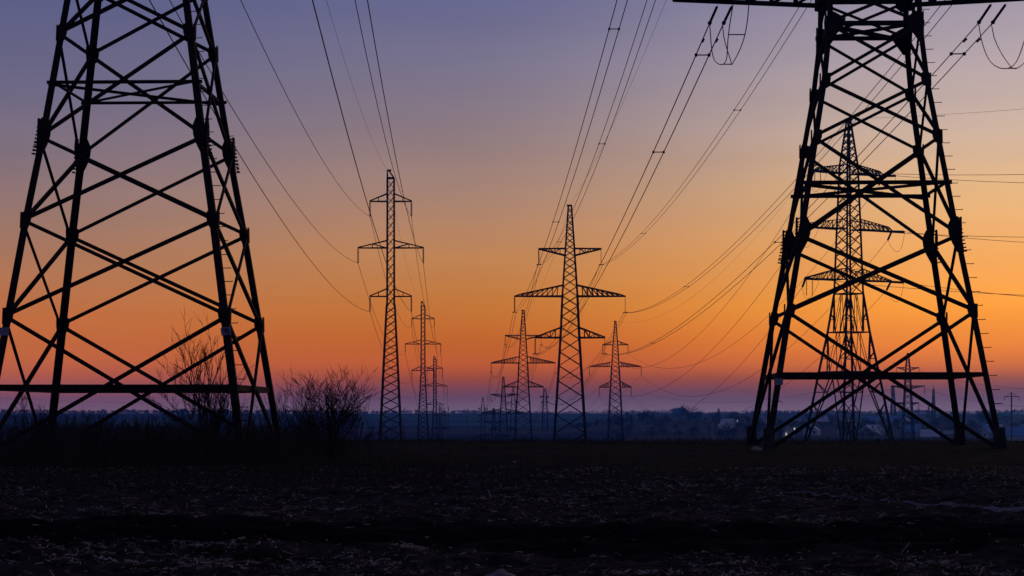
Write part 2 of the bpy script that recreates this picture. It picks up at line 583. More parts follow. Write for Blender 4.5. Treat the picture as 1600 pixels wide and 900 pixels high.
    def arm(s, z, tipl, tipr, hgt, size, drop=0.0):
        """horizontal truss crossarm through the body; bottom chords flat, top chords slope down to the tips"""
        for sx, L in ((-1, tipl), (1, tipr)):
            h = lerp_table(s.w, z) / 2
            h2 = lerp_table(s.w, z + hgt) / 2
            mb = MB()
            tip = s.c + s.ux * (sx * L) + V((0, 0, z))
            n = max(4, int(L / 1.1))
            rows = {}
            for sy in (-1, 1):
                b0 = s.c + s.ux * (sx * h) + s.uy * (sy * h) + V((0, 0, z))
                t0 = s.c + s.ux * (sx * h2) + s.uy * (sy * h2) + V((0, 0, z + hgt))
                bt, tt = tip + s.uy * (sy * .3), tip + s.uy * (sy * .3) + V((0, 0, .25))
                mb.bar(b0, bt, size, None, size)
                mb.bar(t0, tt, size * .9)
                rows[sy] = ([b0.lerp(bt, i / n) for i in range(n + 1)], [t0.lerp(tt, i / n) for i in range(n + 1)])
                for i in range(n):
                    mb.bar(rows[sy][0][i], rows[sy][1][i], size * .55)
                    mb.bar(rows[sy][0][i + 1], rows[sy][1][i], size * .55)
            for i in range(n + 1):
                mb.bar(rows[-1][0][i], rows[1][0][i], size * .6)
                mb.bar(rows[-1][1][i], rows[1][1][i], size * .5)
                if i < n:
                    mb.bar(rows[-1][0][i], rows[1][0][i + 1], size * .5)
            mb.build('crossarm', STEEL, s.root)


def insulator(mb, p0, p1, disc=0.13, pitch=0.15, k=8, rod=0.03, fa=0.04, fb=0.96, fit=0.0):
    """string of cap-and-pin discs between two points, with plain rods at its ends"""
    p0, p1 = V(p0), V(p1)
    n = max(4, int((p1 - p0).length * (fb - fa) / pitch))
    pts, rr = [p0], [rod]
    for i in range(n):
        for f_, r in ((.1, rod), (.25, disc * .55), (.5, disc), (.62, disc * .9), (.7, rod)):
            t = fa + (fb - fa) * (i + f_) / n
            pts.append(p0.lerp(p1, t)); rr.append(r)
    if fit:
        for t, r in ((fb + .01, fit * .4), (fb + .02, fit), (fb + .045, fit), (fb + .06, fit * .4)):
            pts.append(p0.lerp(p1, t)); rr.append(r)
    pts.append(p1); rr.append(rod)
    mb.tube(pts, rr, k, True)


YAW = 0.037
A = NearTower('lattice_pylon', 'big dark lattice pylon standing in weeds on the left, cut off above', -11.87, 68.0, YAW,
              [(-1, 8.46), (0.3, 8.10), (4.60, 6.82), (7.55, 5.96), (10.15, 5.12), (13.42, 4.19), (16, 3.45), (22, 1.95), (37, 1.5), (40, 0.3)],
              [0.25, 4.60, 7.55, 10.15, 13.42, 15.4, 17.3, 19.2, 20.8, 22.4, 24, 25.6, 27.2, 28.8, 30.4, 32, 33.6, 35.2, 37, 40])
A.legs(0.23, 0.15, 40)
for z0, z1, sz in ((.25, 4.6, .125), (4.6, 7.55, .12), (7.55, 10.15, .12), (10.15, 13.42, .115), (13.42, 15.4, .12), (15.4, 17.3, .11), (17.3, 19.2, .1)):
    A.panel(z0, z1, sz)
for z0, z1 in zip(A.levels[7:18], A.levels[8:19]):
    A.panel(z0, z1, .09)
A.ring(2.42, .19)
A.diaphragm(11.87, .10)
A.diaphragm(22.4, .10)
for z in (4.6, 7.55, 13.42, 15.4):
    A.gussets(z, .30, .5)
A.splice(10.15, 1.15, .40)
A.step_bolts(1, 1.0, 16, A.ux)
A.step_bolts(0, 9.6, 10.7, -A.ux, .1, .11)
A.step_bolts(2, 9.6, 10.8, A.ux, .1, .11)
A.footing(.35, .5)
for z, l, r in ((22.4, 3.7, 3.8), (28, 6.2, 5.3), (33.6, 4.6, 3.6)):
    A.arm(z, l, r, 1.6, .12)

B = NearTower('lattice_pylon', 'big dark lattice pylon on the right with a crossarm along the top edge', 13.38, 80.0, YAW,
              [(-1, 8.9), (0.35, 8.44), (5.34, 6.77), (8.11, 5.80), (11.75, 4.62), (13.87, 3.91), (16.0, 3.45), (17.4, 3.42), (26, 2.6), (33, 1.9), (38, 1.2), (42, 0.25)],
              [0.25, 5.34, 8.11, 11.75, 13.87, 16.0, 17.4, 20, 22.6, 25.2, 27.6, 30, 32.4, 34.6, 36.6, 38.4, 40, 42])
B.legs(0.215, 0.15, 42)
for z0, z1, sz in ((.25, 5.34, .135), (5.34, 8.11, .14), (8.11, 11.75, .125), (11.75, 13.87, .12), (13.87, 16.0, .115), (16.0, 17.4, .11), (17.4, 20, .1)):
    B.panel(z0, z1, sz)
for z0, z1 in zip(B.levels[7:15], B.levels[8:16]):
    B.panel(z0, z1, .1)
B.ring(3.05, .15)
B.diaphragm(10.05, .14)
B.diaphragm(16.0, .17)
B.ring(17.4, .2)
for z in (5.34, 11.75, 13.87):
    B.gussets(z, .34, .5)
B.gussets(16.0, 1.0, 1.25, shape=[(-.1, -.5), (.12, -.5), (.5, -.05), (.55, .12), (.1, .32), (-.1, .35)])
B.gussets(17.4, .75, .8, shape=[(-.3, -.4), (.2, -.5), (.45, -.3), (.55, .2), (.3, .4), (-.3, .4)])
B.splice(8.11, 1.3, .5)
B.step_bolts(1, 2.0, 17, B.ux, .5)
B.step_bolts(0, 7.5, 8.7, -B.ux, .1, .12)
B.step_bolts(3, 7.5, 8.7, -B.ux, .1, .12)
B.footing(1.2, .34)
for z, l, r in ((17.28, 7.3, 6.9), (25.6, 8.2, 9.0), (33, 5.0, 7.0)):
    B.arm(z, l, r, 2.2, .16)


def number_plate(T, k, z, w, h, digits, tilt=0.0, lab=None):
    """enamel number plate hung on the face of a leg"""
    c = T.corner(k, z)
    sx = 1 if k in (0, 3) else -1
    u = (T.ux + V((0, 0, tilt))).normalized()
    n = -T.uy
    up = n.cross(u) * -1
    if up.z < 0:
        up = -up
    c = c + T.ux * (sx * .1) + n * 0.11
    mb = MB()
    mb.plate(c, u * w, up * h, n, [(-.5, -.5), (.5, -.5), (.5, .5), (-.5, .5)], .012)
    pl = mb.build('number_plate', SIGN, T.root)
    if lab:
        pl['label'] = lab
    SEG = {'1': 'bc', '7': 'abc', '5': 'afgcd', '2': 'abged', '4': 'fgbc', '6': 'afgecd', '0': 'abcdef'}
    P = {'a': (0, .5, 0), 'd': (0, -.5, 0), 'g': (0, 0, 0), 'b': (.5, .25, 1), 'c': (.5, -.25, 1), 'f': (-.5, .25, 1), 'e': (-.5, -.25, 1)}
    mb = MB()
    dw, dh = w * .22, h * .55
    for i, ch in enumerate(digits):
        o = c + u * ((i - (len(digits) - 1) / 2) * w * .36) + n * .010
        for sgm in SEG[ch]:
            a, b, vert = P[sgm]
            mb.box(o + u * (a * dw) + up * (b * dh), u * (.018 if vert else dw / 2), up * (dh / 4 if vert else .018), n * .003)
    if digits:
        mb.build('digits', SIGNINK, pl)


number_plate(A, 1, 4.12, .30, .24, '75', .16, 'small bluish number plate on the front right leg')
number_plate(A, 0, 4.12, .30, .24, '', .0)
number_plate(B, 0, 2.78, .32, .24, '', .0)

# ------------------------------------------------------------------ suspension pylons of the lines beyond
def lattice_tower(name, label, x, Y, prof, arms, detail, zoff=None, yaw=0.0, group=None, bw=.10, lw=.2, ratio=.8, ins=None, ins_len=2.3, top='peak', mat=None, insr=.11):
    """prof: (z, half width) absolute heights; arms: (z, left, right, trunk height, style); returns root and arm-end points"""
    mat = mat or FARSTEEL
    X = (x - 800) / F * Y
    g = float(ground_np(np.array([X]), np.array([float(Y)]), False)[0])
    z_base = prof[0][0] if zoff is None else zoff
    root = empty(name, (X, Y, z_base), label, 'pylon', group)
    c = V((X, Y, 0))
    ux, uy = V((math.cos(yaw), math.sin(yaw), 0)), V((-math.sin(yaw), math.cos(yaw), 0))

    def cor(k, z):
        h = lerp_table(prof, z)
        sx, sy = ((-1, -1), (1, -1), (1, 1), (-1, 1))[k]
        return c + ux * (sx * h) + uy * (sy * h) + V((0, 0, z))
    zs = [prof[0][0]]
    ztop = prof[-1][0]
    r = ratio if callable(ratio) else (lambda z: ratio)
    while zs[-1] < ztop - .4:
        zs.append(min(ztop, zs[-1] + max(1.0, 2 * lerp_table(prof, zs[-1]) * r(zs[-1]))))
    for k in range(4):
        mb = MB()
        kn = [p[0] for p in prof]
        for a, b in zip(kn[:-1], kn[1:]):
            mb.bar(cor(k, a), cor(k, b + .02), lw * (1 if a < ztop * .5 else .8))
        mb.build('leg', mat, root)
    lattice = MB()
    for z0, z1 in zip(zs[:-1], zs[1:]):
        for k in range(4):
            for i, (p, q) in enumerate(((cor(k, z0), cor((k + 1) % 4, z1)), (cor((k + 1) % 4, z0), cor(k, z1)))):
                mb = MB() if detail else lattice
                w_ = bw * (0.8 if z0 > ztop * .55 else 1)
                mb.bar(p, q, w_, None, w_ * .7)
                if detail:
                    mb.build('brace', mat, root)
    if not detail:
        lattice.build('lattice_bracing', mat, root, kind='stuff')
    ends = {}
    for name_, (z, l, rr, hgt, style) in zip('LMU', arms):
        for sd, sx, L in (('L', -1, l), ('R', 1, rr)):
            mb = MB()
            h = lerp_table(prof, z)
            if style == 'down':                       # flat top chord, bottom chord rising to the tip
                zb, zt = z - hgt, z
            else:
                zb, zt = z, z + hgt
            tip = c + ux * (sx * L) + V((0, 0, z))
            n = max(2, int(L / (1.0 if style != 'plain' else 2.4)))
            ch = {}
            blunt = .35 if style == 'truss' else .08
            for sy in (-1, 1):
                b0 = c + ux * (sx * h) + uy * (sy * h) + V((0, 0, zb))
                t0 = c + ux * (sx * h) + uy * (sy * h) + V((0, 0, zt))
                e = uy * (sy * .14)
                bt = tip + e + V((0, 0, -.06 if style == 'down' else 0))
                tt = tip + e + V((0, 0, 0 if style == 'down' else blunt)) - ux * (sx * (1.0 if style == 'truss' else 0))
                mb.bar(b0, bt, lw * .75)
                mb.bar(t0, tt, lw * .6)
                if style == 'truss':
                    mb.bar(tt, bt, lw * .6)
                ch[sy] = ([b0.lerp(bt, i / n) for i in range(n + 1)], [t0.lerp(tt, i / n) for i in range(n + 1)])
                for i in range(1, n):
                    mb.bar(ch[sy][0][i], ch[sy][1][i], bw * .7)
                    a_, b_ = (ch[sy][0][i + 1], ch[sy][1][i]) if i % 2 or style == 'truss' else (ch[sy][0][i], ch[sy][1][i + 1])
                    if style != 'plain':
                        mb.bar(a_, b_, bw * .7)
                if style == 'plain' and L > 4:
                    mb.bar(b0, ch[sy][1][max(1, n // 2)], bw * .8)
            for i in range(n + 1):
                mb.bar(ch[-1][0][i], ch[1][0][i], bw * .6)
            mb.build('crossarm', mat, root)
            if ins != 'none':
                top_ = tip - ux * (sx * .05)
                bot = top_ - V((0, 0, ins_len))
                mb = MB()
                thin = ins == 'thinright' and sx > 0
                insulator(mb, top_, bot, insr * (.5 if thin else 1.25), .15, 6, .06 if not thin else .035, .06, .98)
                if ins == 'thinright':
                    mb.box(bot, ux * .42, uy * .05, V((0, 0, .06)))
                else:
                    mb.box(bot, ux * .06, uy * .16, V((0, 0, .07)))
                mb.build('insulator_string', GLASS, root)
                ends[name_ + sd] = bot
            else:
                ends[name_ + sd] = tip
    mb = MB()
    if top == 'horn':                                # asymmetrical earth-wire bracket
        a, b = [cor(k, ztop) for k in range(4)], None
        h = lerp_table(prof, ztop)
        for sy in (-1, 1):
            q = c + ux * -h + uy * (sy * h) + V((0, 0, ztop))
            q2 = c + ux * h + uy * (sy * h) + V((0, 0, ztop))
            e = c + ux * -h + V((0, 0, ztop + 1.15))
            mb.bar(q, e, lw * .8)
            mb.bar(q2, e + ux * .25, lw * .7)
        mb.bar(c + ux * -h * 1.1 + V((0, 0, ztop + 1.2)), c + ux * (h * .15) + V((0, 0, ztop + 1.2)), lw * 1.2)
        mb.bar(cor(0, ztop), cor(1, ztop), lw); mb.bar(cor(3, ztop), cor(2, ztop), lw)
        ends['G'] = c + ux * -h + V((0, 0, ztop + 1.2))
    else:
        mb.bar(c - ux * .55 + V((0, 0, ztop + .05)), c + ux * .32 + V((0, 0, ztop + .05)), lw * .8)
        mb.bar(c - uy * .3 + V((0, 0, ztop)), c + uy * .3 + V((0, 0, ztop)), lw * .7)
        ends['G'] = c + V((0, 0, ztop + .1))
    mb.build('peak_bracket', mat, root)
    return root, ends


def c_type(name, label, x, Y, dz, detail, group=None, hide=False):
    zs = [(-4.9, 1.75), (6.0, 1.25), (18.4, .66), (18.5, .55), (38.2, .52)]
    return lattice_tower(name, label, x, Y, [(z + dz, h) for z, h in zs],
                         [(19.9 + dz, 3.25, 3.25, 1.2, 'plain'), (27.4 + dz, 5.1, 5.1, 1.15, 'plain'), (34.6 + dz, 3.25, 3.25, 1.2, 'plain')],
                         detail, group=group, bw=.125 * (.67 + Y / 1000), lw=.23 * (.67 + Y / 1000), insr=.16, ratio=lambda z: .50 if z < 12 + dz else (.7 if z < 18 + dz else 1.2), ins_len=2.35, top='horn')


def f_type(name, label, x, Y, dz, detail, group=None, k=1.0):
    zs = [(-4.9, 2.75), (14.4, 1.55), (21.2, 1.25), (29.1, .74), (36.2, .26)]
    return lattice_tower(name, label, x, Y, [(z + dz, h) for z, h in zs],
                         [(14.35 + dz, 5.8 * k, 5.8 * k, 1.65, 'web'), (21.2 + dz, 9.2 * k, 9.2 * k, 1.8, 'truss'), (29.1 + dz, 5.2 * k, 5.2 * k, 1.15, 'down')],
                         detail, group=group, bw=.15 * (.65 + Y / 1000), lw=.31 * (.65 + Y / 1000), insr=.15, ratio=lambda z: .62, ins='thinright', ins_len=2.65, top='peak')


RC, EC = c_type('steel_pylon', 'tallest slim lattice pylon of the left row, right of the rounded leafless bush', 610.5, 330, 0, True, 'slim pylons of the left line')
RD, ED = c_type('steel_pylon', 'slim lattice pylon second in the left row, just right of the tallest slim one', 661, 607, -5.7, False, 'slim pylons of the left line')
RE, EE = c_type('steel_pylon', 'slim lattice pylon third in the left row, half overlapped by the second', 679.5, 871, -14.1, False, 'slim pylons of the left line')
RE4, EE4 = c_type('steel_pylon', 'tiny slim lattice pylon low on the skyline, fourth in the left row', 688, 1135, -33.3, False, 'slim pylons of the left line')
RF, EF = f_type('steel_pylon', 'broad three-armed lattice pylon standing tallest in the middle of the picture', 890.5, 353, 0, True, 'three-armed pylons of the middle line')
RG, EG = f_type('steel_pylon', 'three-armed lattice pylon next behind the tall middle one, to its left', 817.5, 610, -4.8, False, 'three-armed pylons of the middle line')
RI, EI = f_type('steel_pylon', 'small three-armed lattice pylon half hidden left of the second middle pylon', 786.5, 885, -19, False, 'three-armed pylons of the middle line')
RJ, EJ = f_type('steel_pylon', 'tiny three-armed lattice pylon sunk into the valley, its arms at the hilltop line', 771.5, 1150, -31.2, False, 'three-armed pylons of the middle line')
RH, EH = lattice_tower('steel_pylon', 'three-armed lattice pylon with peaked top arm just right of the tall middle one', 961.5, 754,
                       [(-9.4, 2.75), (11.3, 1.75), (18.6, 1.3), (26.3, .85), (34.6, .22)],
                       [(11.3, 5.7, 5.7, 2.1, 'web'), (18.6, 9.2, 9.2, 1.7, 'truss'), (26.3, 4.55, 4.55, 1.3, 'web')], False, bw=.19, lw=.38, ratio=.6, ins_len=3.0, insr=.2,
                       group='three-armed pylons of the middle line')
RL, EL = lattice_tower('steel_pylon', 'small distant three-armed pylon seen through the legs of the right foreground pylon', 1418.5, 930,
                       [(-12, 2.6), (6.9, 1.6), (14.2, 1.3), (22.2, .9), (28.3, .3)],
                       [(6.9, 4.8, 4.8, 1.0, 'down'), (14.2, 7.3, 7.3, 1.2, 'down'), (22.2, 4.9, 4.9, 1.2, 'down')], False, bw=.22, lw=.42, ratio=.8, ins_len=3.4, insr=.2)
RJ1, EJ1 = lattice_tower('steel_pylon', 'faint distant pylon with wide low arms at the foot of the middle row', 754.5, 1350,
                         [(-22, 1.6), (2.5, 1.1), (8, .8), (12.3, .2)], [(-3, 3.5, 3.5, .9, 'web'), (1.0, 2.9, 2.9, .9, 'web'), (5.2, 3.2, 3.2, 1.3, 'web')], False, bw=.2, lw=.4, ratio=1.0, ins_len=2.0, insr=.2)
RJ2, EJ2 = lattice_tower('steel_pylon', 'faint distant double-armed pylon behind the left arm of the second middle pylon', 802, 1250,
                         [(-21, 2.2), (5, 1.3), (12, .9), (18.0, .2)], [(3.0, 3.0, 3.0, 1, 'web'), (8.5, 3.6, 3.6, .9, 'web'), (13.3, 2.4, 2.4, .9, 'web')], False, bw=.2, lw=.4, ratio=1.0, ins_len=2.0, insr=.2)
RJ3, EJ3 = lattice_tower('steel_pylon', 'faint edge-on pylon between the two large middle pylons', 851.5, 1300,
                         [(-8, 1.7), (6, 1.25), (12, 1.0), (17.4, .5)], [(5.0, 1.5, 1.5, .8, 'web'), (9.0, 2.2, 2.2, .8, 'web'), (12.4, 3.2, 2.4, .8, 'web')], False, bw=.26, lw=.6, ratio=.8, ins='none')


# big angle pylon with splayed legs, seen through the right foreground pylon
def angle_tower():
    X, Y = (1326 - 800) / F * 360, 360.0
    zb = -5.0
    root = empty('angle_pylon', (X, Y, zb), 'large splay-legged pylon with long arms standing behind the right foreground pylon', 'pylon')
    c = V((X, Y, 0))
    th = math.radians(29)
    ux, uy = V((math.cos(th), math.sin(th), 0)), V((-math.sin(th), math.cos(th), 0))
    prof = [(-5.0, 5.55), (8.84, 3.55), (15.5, 2.5), (22.0, 1.72), (32.9, 1.42), (43.5, 1.1), (50.6, .3), (51.4, .22)]

    def P(k, z):
        h = lerp_table(prof, z)
        sx, sy = ((-1, -1), (1, -1), (1, 1), (-1, 1))[k]
        return c + ux * (sx * h) + uy * (sy * h) + V((0, 0, z))
    for k in range(4):
        mb = MB()
        kn = [p[0] for p in prof]
        for a, b in zip(kn[:-1], kn[1:]):
            mb.bar(P(k, a), P(k, b + .03), .36 if a < 20 else .30)
        mb.build('leg', FARSTEEL, root)
    z = 22.0
    while z < 50:
        z1 = min(50.6, z + max(1.1, lerp_table(prof, z) * 1.25))
        for k in range(4):
            for p, q in ((P(k, z), P((k + 1) % 4, z1)), (P((k + 1) % 4, z), P(k, z1))):
                mb = MB(); mb.bar(p, q, .15, None, .1); mb.build('brace', FARSTEEL, root)
        z = z1
    for z in (22.0, 15.5, 8.84, 8.2):
        for k in range(4):
            mb = MB(); mb.bar(P(k, z), P((k + 1) % 4, z), .2 if z > 9 else .16); mb.build('horizontal_strut', FARSTEEL, root)
    sub = MB()
    for k in range(4):
        a, b = k, (k + 1) % 4
        for z0, z1, kind in ((15.5, 22, 'V'), (8.84, 15.5, 'V'), (-5, 8.84, 'A')):
            m0, m1 = P(a, z0).lerp(P(b, z0), .5), P(a, z1).lerp(P(b, z1), .5)
            for e, o_ in ((a, b), (b, a)):
                # main diagonals: from the leg at the bottom of the panel to the middle of the strut above
                p, q = P(e, z0), m1
                if kind == 'V':
                    p, q = P(e, z1), P(e, z0).lerp(P(o_, z0), .32)
                mb = MB(); mb.bar(p, q, .2, None, .13); mb.build('brace', FARSTEEL, root)
                n = 4 if kind == 'A' else 3
                for i in range(1, n):
                    t = i / n
                    l0 = P(e, z0 + (z1 - z0) * (t if kind == 'A' else 1 - t))
                    l1 = P(e, z0 + (z1 - z0) * (t + .5 / n if kind == 'A' else 1 - t + .5 / n))
                    d0 = p.lerp(q, t)
                    sub.bar(l0, d0, .12)
                    sub.bar(l1, d0, .12)
            if kind == 'V':
                for e in (a, b):
                    sub.bar(m1, P(e, z0).lerp(m0, .64), .10)
    sub.build('secondary_bracing', FARSTEEL, root, kind='stuff')
    ends = {}
    for nm, z, L, hgt in (('L', 24.3, 9.0, 1.9), ('M', 32.9, 9.2, 1.65), ('U', 42.3, 7.3, 1.4)):
        for sd, sx in (('L', -1), ('R', 1)):
            mb = MB()
            h = lerp_table(prof, z)
            tip = c + ux * (sx * L) + V((0, 0, z))
            n = 8
            ch = {}
            for sy in (-1, 1):
                b0 = c + ux * (sx * h) + uy * (sy * h) + V((0, 0, z))
                t0 = b0 + V((0, 0, hgt))
                bt = tip + uy * (sy * .35)
                tt = tip + uy * (sy * .3) + V((0, 0, .7 if nm != 'L' else .2)) - ux * (sx * (.9 if nm != 'L' else .1))
                mb.bar(b0, bt, .2); mb.bar(t0, tt, .15); mb.bar(tt, bt, .15)
                ch[sy] = ([b0.lerp(bt, i / n) for i in range(n + 1)], [t0.lerp(tt, i / n) for i in range(n + 1)])
                for i in range(n):
                    mb.bar(ch[sy][0][i], ch[sy][1][i], .09)
                    mb.bar(ch[sy][0][i + 1], ch[sy][1][i], .09)
            for i in range(n + 1):
                mb.bar(ch[-1][0][i], ch[1][0][i], .1)
                mb.bar(ch[-1][1][i], ch[1][1][i], .08)
                if i < n:
                    mb.bar(ch[-1][0][i], ch[1][0][i + 1], .08)
            mb.build('crossarm', FARSTEEL, root)
            ends[nm + sd] = tip
    mb = MB()
    mb.bar(c - ux * .8 + V((0, 0, 51.4)), c + ux * .8 + V((0, 0, 51.4)), .22)
    mb.build('peak_bracket', FARSTEEL, root)
    ends['G'] = c + V((0, 0, 51.5))
    return root, ends, ux


RK, EK, UK = angle_tower()

# ------------------------------------------------------------------ power cables
ARMN = {'LL': 'lower left', 'LR': 'lower right', 'ML': 'middle left', 'MR': 'middle right', 'UL': 'upper left', 'UR': 'upper right', 'G': 'peak'}


def span(p0, p1, sag, n=28):
    p0, p1 = V(p0), V(p1)
    return [p0.lerp(p1, t) - V((0, 0, 4 * sag * t * (1 - t))) for t in [i / n for i in range(n + 1)]]


def cable(p0, p1, sag, label, r=.03, n=28, group=None, name='power_cable'):
    mb = MB()
    c = (V(p0) + V(p1)) / 2
    mb.tube(span(p0, p1, sag, n), r, 4)
    return tag(mb.build(name, CABLE, off=c), label, 'cable', group)


def twin(p0, p1, sag, label, gap0, gap1, r=.026, spacers=(), group=None):
    """two conductors held apart by spacers"""
    p0, p1 = V(p0), V(p1)
    d = (p1 - p0); d.z = 0
    s = V((d.y, -d.x, 0)).normalized()
    root = empty('twin_power_cable', p0.lerp(p1, .5), label, 'cable', group)
    for sg in (-1, 1):
        mb = MB()
        mb.tube(span(p0 + s * sg * gap0 / 2, p1 + s * sg * gap1 / 2, sag, 36), r, 4)
        mb.build('strand', CABLE, root)
    for t in spacers:
        q = p0.lerp(p1, t) - V((0, 0, 4 * sag * t * (1 - t)))
        g = gap0 + (gap1 - gap0) * t
        mb = MB()
        mb.bar(q - s * g / 2, q + s * g / 2, .045)
        for sg in (-1, 1):
            mb.box(q + s * (sg * g / 2), s * .05, d.normalized() * .09, V((0, 0, .06)))
        mb.build('spacer', STEEL, root)
    return root


# left line: fitted start points on the left foreground pylon
def Apt(off, z):
    return A.c + A.ux * off + V((0, 0, z))


for k, off, z, sag in (('LL', -3.6, 21.9, 3.85), ('ML', -6.1, 28.0, 4.34), ('UL', -4.5, 32.97, 4.7), ('LR', 3.7, 22.1, 3.67), ('MR', 5.15, 27.95, 4.0), ('UR', 3.5, 32.9, 4.6)):
    cable(Apt(off, z), EC[k], sag, 'cable from left foreground pylon to %s arm of tallest slim pylon' % ARMN[k], .031, group='cables of the left line')
cable(Apt(0, 37.9), EC['G'], 4.2, 'thin earth wire running down to the top of the tallest slim pylon', .014, group='cables of the left line', name='earth_wire')
for E0, E1, s_, dsc in ((EC, ED, 5.2, 'from tallest slim pylon to the %s arm of the second slim pylon'), (ED, EE, 6.0, 'from second slim pylon to the %s arm of the third'),
                        (EE, EE4, 5.0, 'from third slim pylon to the %s arm of the tiny fourth')):
    for k in ('LL', 'LR', 'ML', 'MR', 'UL', 'UR'):
        cable(E0[k], E1[k], s_, ('sagging cable ' + dsc) % ARMN[k], .034 if E0 is EC else .045, group='cables of the left line')
    cable(E0['G'], E1['G'], s_ * .8, 'faint earth wire ' + (dsc % 'xx').replace('xx arm of the', 'top of the'), .014, group='cables of the left line', name='earth_wire')


def Bpt(off, z, dy=0.0):
    return B.c + B.ux * off + B.uy * dy + V((0, 0, z))


def jumper(p0, p1, depth, gap, label, s):
    root = empty('jumper_loop', V(p0).lerp(V(p1), .5) - V((0, 0, depth * .6)), label, 'cable', 'jumper loops of the right foreground pylon')
    for sg in (-1, 1):
        mb = MB()
        a, b = V(p0) + s * (sg * gap / 2), V(p1) + s * (sg * gap / 2)
        pts = []
        for i in range(25):
            t = i / 24
            w = math.sin(math.pi * t) ** .7
            pts.append(a.lerp(b, t) - V((0, 0, depth * w)) + s * (.10 * sg * math.sin(t * 9.0) * w))
        mb.tube(pts, .019, 4)
        mb.build('strand', CABLE, root)
    for t in (.45, .78):
        w = math.sin(math.pi * t) ** .7
        q = V(p0).lerp(V(p1), t) - V((0, 0, depth * w))
        mb = MB()
        off = .10 * math.sin(t * 9.0) * w
        mb.bar(q - s * (gap / 2 + off), q + s * (gap / 2 + off), .035)
        mb.build('spacer', STEEL, root)


for k, off, z, sag, arm_z in (('LL', -5.3, 16.44, 2.75, 17.24), ('LR', 5.1, 16.88, 3.72, 17.24), ('ML', -7.0, 25.36, 3.7, 25.55), ('MR', 8.8, 24.5, 4.7, 25.55), ('UL', -3.6, 32.0, 5.2, 32.95), ('UR', 6.7, 32.6, 4.66, 32.95)):
    low = k[0] == 'L'
    # tension strings run from the arm towards the next pylon, the conductors start at their ends
    p_arm = Bpt(off, arm_z, 1.4)
    full0 = Bpt(off, z)
    end = EF[k] - V((0, 0, .12))
    t0 = 4.3 / (end - full0).length
    pe = full0.lerp(end, t0) - V((0, 0, 4 * sag * t0 * (1 - t0)))
    sag1 = sag * (1 - t0) ** 2
    if low:                                           # these two hang inside the picture
        pe = px(1119, 38, 84.0) if k == 'LL' else px(1539, 37, 84.0)
        sag1 = 3.28 if k == 'LL' else 3.83
    sp = {'LL': (.019, .1, .45, .75), 'LR': (.018, .22, .62), 'ML': (.12, .40, .75), 'MR': (.25, .6), 'UL': (.05, .37, .7), 'UR': (.1, .33, .68)}[k]
    tw = twin(pe, end, sag1, 'twin cable from right foreground pylon to %s arm of tall middle pylon' % ARMN[k], .55, .45, .026, sp, 'cables of the middle line')
    d = (end - p_arm); d.z = 0
    s = V((d.y, -d.x, 0)).normalized()
    for sg in (-1, 1):
        mb = MB()
        a, b = p_arm + s * (sg * .28), pe + s * (sg * .275)
        insulator(mb, a, b, .056, .11, 8, .018, .06, .89, .085)
        mb.build('tension_insulator', GLASS, B.root)
        if low:                                       # vibration damper a little down the line
            tt = .0085
            q = pe.lerp(end, tt) - V((0, 0, 4 * sag1 * tt * (1 - tt) + .08)) + s * (sg * .275)
            dd = (end - pe).normalized()
            mb = MB()
            mb.tube([q + dd * e for e in (-.24, -.23, -.12, -.11, .11, .12, .23, .24)], [.01, .05, .05, .014, .014, .05, .05, .01], 6, True)
            mb.build('vibration_damper', STEEL, tw)
        if low:                                       # string on the near side of the arm
            mb = MB()
            a2 = Bpt(off + (.25 if k == 'LL' else .55), arm_z, -1.4) + s * (sg * .28)
            b2 = a2 - B.uy * 3.6 + V((0, 0, -.25))
            insulator(mb, a2, b2, .056, .11, 8, .018)
            mb.build('tension_insulator', GLASS, B.root)
    if low:
        p2 = Bpt(off + (.25 if k == 'LL' else .55), arm_z - .25, -5.0)
        jumper(pe, p2, 2.25 if k == 'LL' else 2.45, .5, 'slack double jumper loop under the %s of the right foreground pylon crossarm' % ('left half' if k == 'LL' else 'right half'), s)
cable(Bpt(1.6, 41.5), EF['G'], 3.3, 'thin earth wire running down to the top of the tall middle pylon', .014, group='cables of the middle line', name='earth_wire')
for E0, E1, s_, dsc, g_, r_ in ((EF, EG, 5.0, 'from tall middle pylon to %s arm of the pylon behind it', .45, .032), (EG, EI, 5.2, 'from second middle pylon to %s arm of the small third', .45, .04)):
    for k in ('LL', 'LR', 'ML', 'MR', 'UL', 'UR'):
        twin(E0[k] - V((0, 0, .1)), E1[k] - V((0, 0, .1)), s_, ('twin cable ' + dsc) % ARMN[k], g_, g_, r_, (.4,) if E0 is EF else (), 'cables of the middle line')
    cable(E0['G'], E1['G'], s_ * .8, 'faint earth wire ' + (dsc % 'xx').replace('xx arm of', 'top of'), .016, group='cables of the middle line', name='earth_wire')
for k in ('LL', 'LR', 'ML', 'MR', 'UL', 'UR'):
    cable(EI[k], EJ[k], 5, 'faint cable from third middle pylon to %s arm of the tiny sunken pylon' % ARMN[k], .036, group='cables of the middle line')

